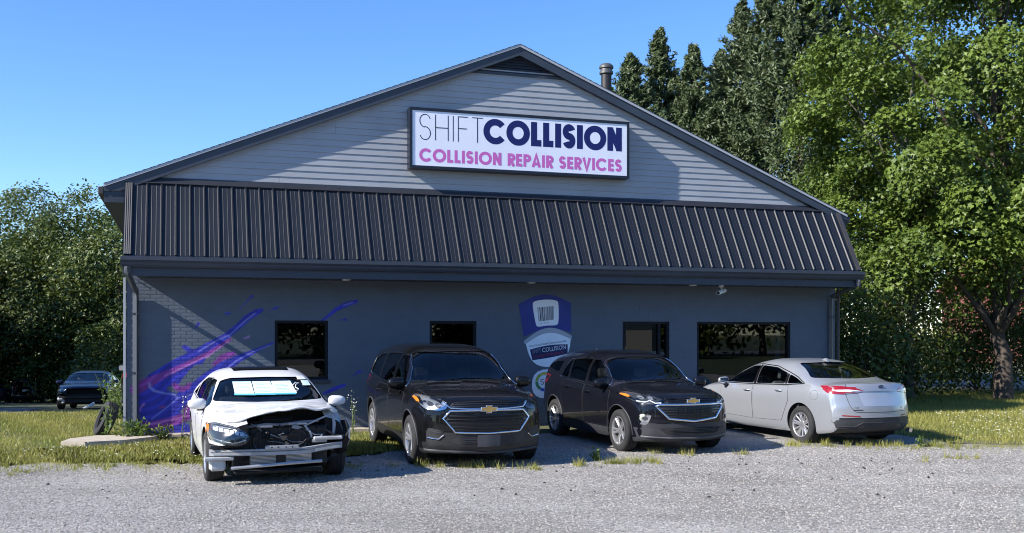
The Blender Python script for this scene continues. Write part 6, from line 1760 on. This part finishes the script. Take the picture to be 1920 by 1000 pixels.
# ------------------------------------------------------------------ grass, clover, stones
def in_poly(P, poly):
    x, y = P[:, 0], P[:, 1]; inside = np.zeros(len(P), bool); n = len(poly); j = n - 1
    for i in range(n):
        xi, yi = poly[i]; xj, yj = poly[j]
        c = ((yi > y) != (yj > y)) & (x < (xj - xi) * (y - yi) / (yj - yi + 1e-12) + xi)
        inside ^= c; j = i
    return inside
def scatter(poly, n):
    p = np.array(poly); lo, hi = p.min(0), p.max(0); out = []
    tot = 0
    while tot < n:
        q = lo + (hi - lo) * rng.random((n, 2)); q = q[in_poly(q, poly)]; out.append(q); tot += len(q)
    return np.concatenate(out)[:n]
def patchy(P, s=1.0, seed=0):
    return .5 + .25 * (np.sin(P[:, 0] * 2.1 * s + seed) * np.cos(P[:, 1] * 1.7 * s - seed) + np.sin(P[:, 0] * 5.3 * s + P[:, 1] * 3.9 * s + seed))
def blades(name, label, P, hlo, hhi, wd=.012, z0=.0):
    n = len(P); h = rng.uniform(hlo, hhi, n); a = rng.random(n) * 2 * np.pi; ln = rng.uniform(.1, .8, n) * h
    b = rng.random(n) * 2 * np.pi
    base = np.stack([P[:, 0], P[:, 1], np.full(n, z0)], 1)
    side = np.stack([np.cos(a), np.sin(a), np.zeros(n)], 1) * (wd * rng.uniform(.6, 1.3, n))[:, None]
    tip = base + np.stack([np.cos(b) * ln, np.sin(b) * ln, h], 1)
    V = np.stack([base - side / 2, base + side / 2, tip], 1).reshape(-1, 3)
    t = np.clip(rng.random(n) * .55 + .45 * patchy(P, .8, 2), 0, 1)
    o = new_obj(name, np_mesh(name, V, np.arange(3 * n).reshape(n, 3), {'tint': np.repeat(t, 3)}), None, L_grass)
    tag(o, label, 'grass', kind='stuff'); return o
GA = [(-14, 14.3), (-8.1, 14.7), (-6.9, 15.3), (-4.7, 15.2), (-3.1, 15.6), (-1.9, 16.7), (-.7, 18.3), (-.6, 20.6), (-7.0, 18.55), (-7.5, 19.2), (-9.0, 25.4), (-11.0, 24.7), (-14, 24.4)]
P = scatter(GA, 120000); pr = patchy(P, .9, 1)
dens = np.clip(.35 + .9 * pr, 0, 1) * np.where(P[:, 1] < 15.4 + .25 * np.sin(P[:, 0] * 2), .35, 1.0)
P = P[rng.random(len(P)) < dens]
# bare where the slab is
slabw = [tuple(bw(x, y).xy) for x, y in poly]
P = P[~in_poly(P, slabw)]
blades('grass', 'rough sunlit grass left of and in front of the shop', P, .02, .085)
P = np.stack([rng.uniform(-9, -2.2, 16000), 15.35 - rng.exponential(.42, 16000)], 1); P = P[(rng.random(len(P)) < .25 + 1.3 * (patchy(P, 2.3, 4) - .35)) & (P[:, 1] > 13.0)]
blades('sparse_grass', 'thin short grass straggling out over the gravel at left', P, .012, .045, .010)
P = np.stack([rng.uniform(6.6, 13, 9000), 17.6 - rng.exponential(.30, 9000)], 1); P = P[(rng.random(len(P)) < .25 + 1.3 * (patchy(P, 2.3, 8) - .35)) & (P[:, 1] > 15.6)]
blades('sparse_grass', 'thin short grass straggling out over the gravel at right', P, .012, .045, .010)
GB = [(7.9, 18.2), (9.0, 17.5), (13, 17.4), (17.5, 26), (16, 33), (9.5, 33), (6.8, 24), (6.6, 20.8)]
P = scatter(GB, 120000); P = P[rng.random(len(P)) < np.clip(.3 + .9 * patchy(P, .7, 5), 0, 1) * np.where(P[:, 1] < 18.3, .5, 1)]
blades('grass', 'clover and grass verge right of the silver sedan', P, .03, .13)
tuft = []
for (x0, y0, x1, y1, n, s) in ((-1.6, 14.95, .6, 14.5, 26, .12), (.8, 15.0, 2.0, 15.3, 14, .2), (2.2, 16.3, 4.2, 16.4, 12, .12), (4.6, 17.6, 7.6, 17.6, 46, .16), (-4.2, 14.4, -2.4, 14.2, 6, .12), (1.6, 15.15, 2.2, 15.25, 18, .18), (5.6, 17.0, 8.4, 17.2, 14, .2), (-7.4, 14.2, -5.0, 14.9, 22, .3), (6.4, 15.6, 7.4, 15.9, 8, .2)):
    for k in range(n):
        t = rng.random(); c_ = np.array([x0 + (x1 - x0) * t, y0 + (y1 - y0) * t]) + rng.normal(size=2) * s * .7
        tuft.append(c_ + rng.normal(size=(int(rng.integers(8, 34)), 2)) * .035)
blades('weed_tufts', 'sparse dry weeds along the front of the parked cars', np.concatenate(tuft), .03, .15, .010)
# clover heads
def dots(name, label, P, r0, r1, z0, z1, m, cat):
    n = len(P); O = np.array([(1, 0, 0), (-1, 0, 0), (0, 1, 0), (0, -1, 0), (0, 0, 1), (0, 0, -1)], float)
    F = np.array([(0, 2, 4), (2, 1, 4), (1, 3, 4), (3, 0, 4), (2, 0, 5), (1, 2, 5), (3, 1, 5), (0, 3, 5)])
    r = rng.uniform(r0, r1, n)
    c_ = np.stack([P[:, 0], P[:, 1], rng.uniform(z0, z1, n)], 1)
    sc_ = r[:, None, None] * (O[None] * rng.uniform(.55, 1.35, (n, 6, 1)))
    a = rng.random(n) * 6.28; ca, sa = np.cos(a)[:, None], np.sin(a)[:, None]
    X = sc_[:, :, 0] * ca - sc_[:, :, 1] * sa; Yv = sc_[:, :, 0] * sa + sc_[:, :, 1] * ca
    V = c_[:, None, :] + np.stack([X, Yv, sc_[:, :, 2] * .65], 2)
    Fa = (F[None] + np.arange(n)[:, None, None] * 6).reshape(-1, 3)
    o = new_obj(name, np_mesh(name, V.reshape(-1, 3), Fa, {'tint': np.repeat(rng.random(n), 6)}), None, m)
    return tag(o, label, cat, kind='stuff')
P = np.concatenate([scatter([(8, 18), (9.2, 17.7), (13, 17.7), (16, 24), (10, 24)], 1500), scatter([(-8, 15.2), (-4.8, 15.4), (-4.5, 17.5), (-7.4, 17.5)], 200)])
P = P[rng.random(len(P)) < patchy(P, 1.1, 9)]
dots('clover_flowers', 'small white clover heads dotted over the grass', P, .010, .018, .07, .13, mat('clover_white', (.62, .62, .48), .8), 'flowers')
def stone_mat():
    m = bpy.data.materials.new('loose_stone'); m.use_nodes = True
    nt = m.node_tree; N = nt.nodes; Lk = nt.links; b = N['Principled BSDF']
    a = N.new('ShaderNodeAttribute'); a.attribute_name = 'tint'
    r = N.new('ShaderNodeValToRGB'); e = r.color_ramp.elements
    e[0].color = (.12, .112, .10, 1); e[1].color = (.45, .425, .385, 1); q = e.new(.12); q.color = (.24, .223, .198, 1); q = e.new(.6); q.color = (.36, .335, .297, 1)
    Lk.new(a.outputs['Fac'], r.inputs[0]); Lk.new(r.outputs[0], b.inputs['Base Color']); b.inputs['Roughness'].default_value = .9
    return m
yy = np.sqrt(rng.uniform(9.6 ** 2, 17.3 ** 2, 42000)); xx = rng.uniform(-.53, .53, len(yy)) * yy
P = np.stack([xx, yy], 1); P = P[in_poly(P, LOT)]
dots('loose_gravel', 'loose pale crushed stone spread over the lot', P, .006, .0165, .004, .009, stone_mat(), 'gravel')
P = np.stack([rng.uniform(-6, 6, 90), rng.uniform(12, 16, 90)], 1)
dots('dark_debris', 'scattered dark clods and leaf scraps on the gravel', P, .012, .030, .008, .02, mat('dark_clod', (.035, .03, .026), .9), 'debris')

# single weeds that stand out
def weed(name, label, loc, h, stems, flower=None, spread=.12, leaf=.07, lm=None, nl=14):
    root = empty(name, loc); tag(root, label, 'weed')
    b = MB(); pts = []; tips = []
    for k in range(stems):
        a = rng.random() * 6.28; r = rng.random() * spread
        hh = h * rng.uniform(.65, 1.0); top = (r * math.cos(a) * 1.6, r * math.sin(a) * 1.6, hh)
        Q = limb(b, (r * math.cos(a) * .4, r * math.sin(a) * .4, 0), top, .006, .003, k, 5, 0)
        tips.append(top)
        for j in range(nl):
            t = .08 + .9 * j / nl; q = Q[min(int(t * 5), 4)].lerp(Q[min(int(t * 5) + 1, 5)], t * 5 - int(t * 5)); pts.append(tuple(q))
    b.build('stem', mat('weed_stem', (.12, .16, .05), .8), root)
    Pp = np.array(pts) + rng.normal(size=(len(pts), 3)) * leaf * .45
    leaf_cloud('foliage', Pp, rng.normal(size=Pp.shape) + [0, 0, .6], leaf * rng.uniform(.6, 1.3, len(Pp)), OVAL, rng.random(len(Pp)), lm or L_weed, root)
    if flower:
        F_ = np.concatenate([np.array(t) + rng.normal(size=(9, 3)) * [.05, .05, .07] for t in tips])
        leaf_cloud('flowers', F_, rng.normal(size=F_.shape), .035 * np.ones(len(F_)), OVAL, rng.random(len(F_)), mat('petal_white', (.70, .70, .62), .8), root)['kind'] = 'stuff'
weed('flowering_weed', 'tall white flowering weed against the mural left of the wrecked sedan', bw(.98, -.35), .75, 3, True, .10, .045, None, 6)
weed('flowering_weed', 'tall white flowering weed between the wrecked sedan and the big SUV', bw(4.15, -.4), .8, 4, True, .16, .05, None, 7)
weed('flowering_weed', 'thin white flowering weed nearest the big SUV', bw(4.65, -.5), .6, 3, True, .12, .05, None, 7)
weed('leafy_weed', 'bushy green weed at the foot of the left downspout', bw(.18, -.45), .42, 16, None, .30, .10)
weed('leafy_weed', 'dark low weed along the mural wall beside the bushy one', bw(.62, -.42), .30, 14, None, .32, .08, L_wood)
weed('leafy_weed', 'small bright green weed growing alone in the gravel', (1.30, 15.55, 0), .20, 7, None, .07, .06)
weed('leafy_weed', 'leggy weed beside the leaning tyre', bw(-.35, -.15), .7, 5, None, .12, .07)
weed('leafy_weed', 'weed behind the silver sedan bumper', (7.0, 17.35, 0), .22, 5, None, .08, .05)
for i, (px, Y, h) in enumerate(((216, 24.5, .9), (222, 22.5, .7), (209, 25.5, 1.0))):
    weed('tall_grass_clump', ['tall weed clump right of the blue sedan', 'tall weed clump just behind the leaning tyre', 'tall weed clump touching the blue sedan'][i], ((px - 960) / 1900 * Y, Y, 0), h, 12, None, .25, .09)
# worn tyre leaning on the left corner of the shop
tyr = empty('old_tyre', bw(-.36, .42, 0), THETA); tag(tyr, 'worn black tyre leaning against the left corner of the shop', 'tyre')
b = MB(); Rw, h = .34, .11
b.lathe([(.21, -h * .7), (.23, -h), (.30, -h), (.335, -h * .8), (.34, -h * .3), (.33, -h * .28), (.33, -h * .2), (.34, -h * .18), (.34, h * .3), (.335, h * .8), (.30, h), (.23, h), (.21, h * .7), (.205, 0), (.21, -h * .7)], 40, axis='X')
o = b.build('casing', M_tyre, tyr, smooth=40); o.location = (-.02, 0, .33); o.rotation_euler = (0, R(22), R(14))
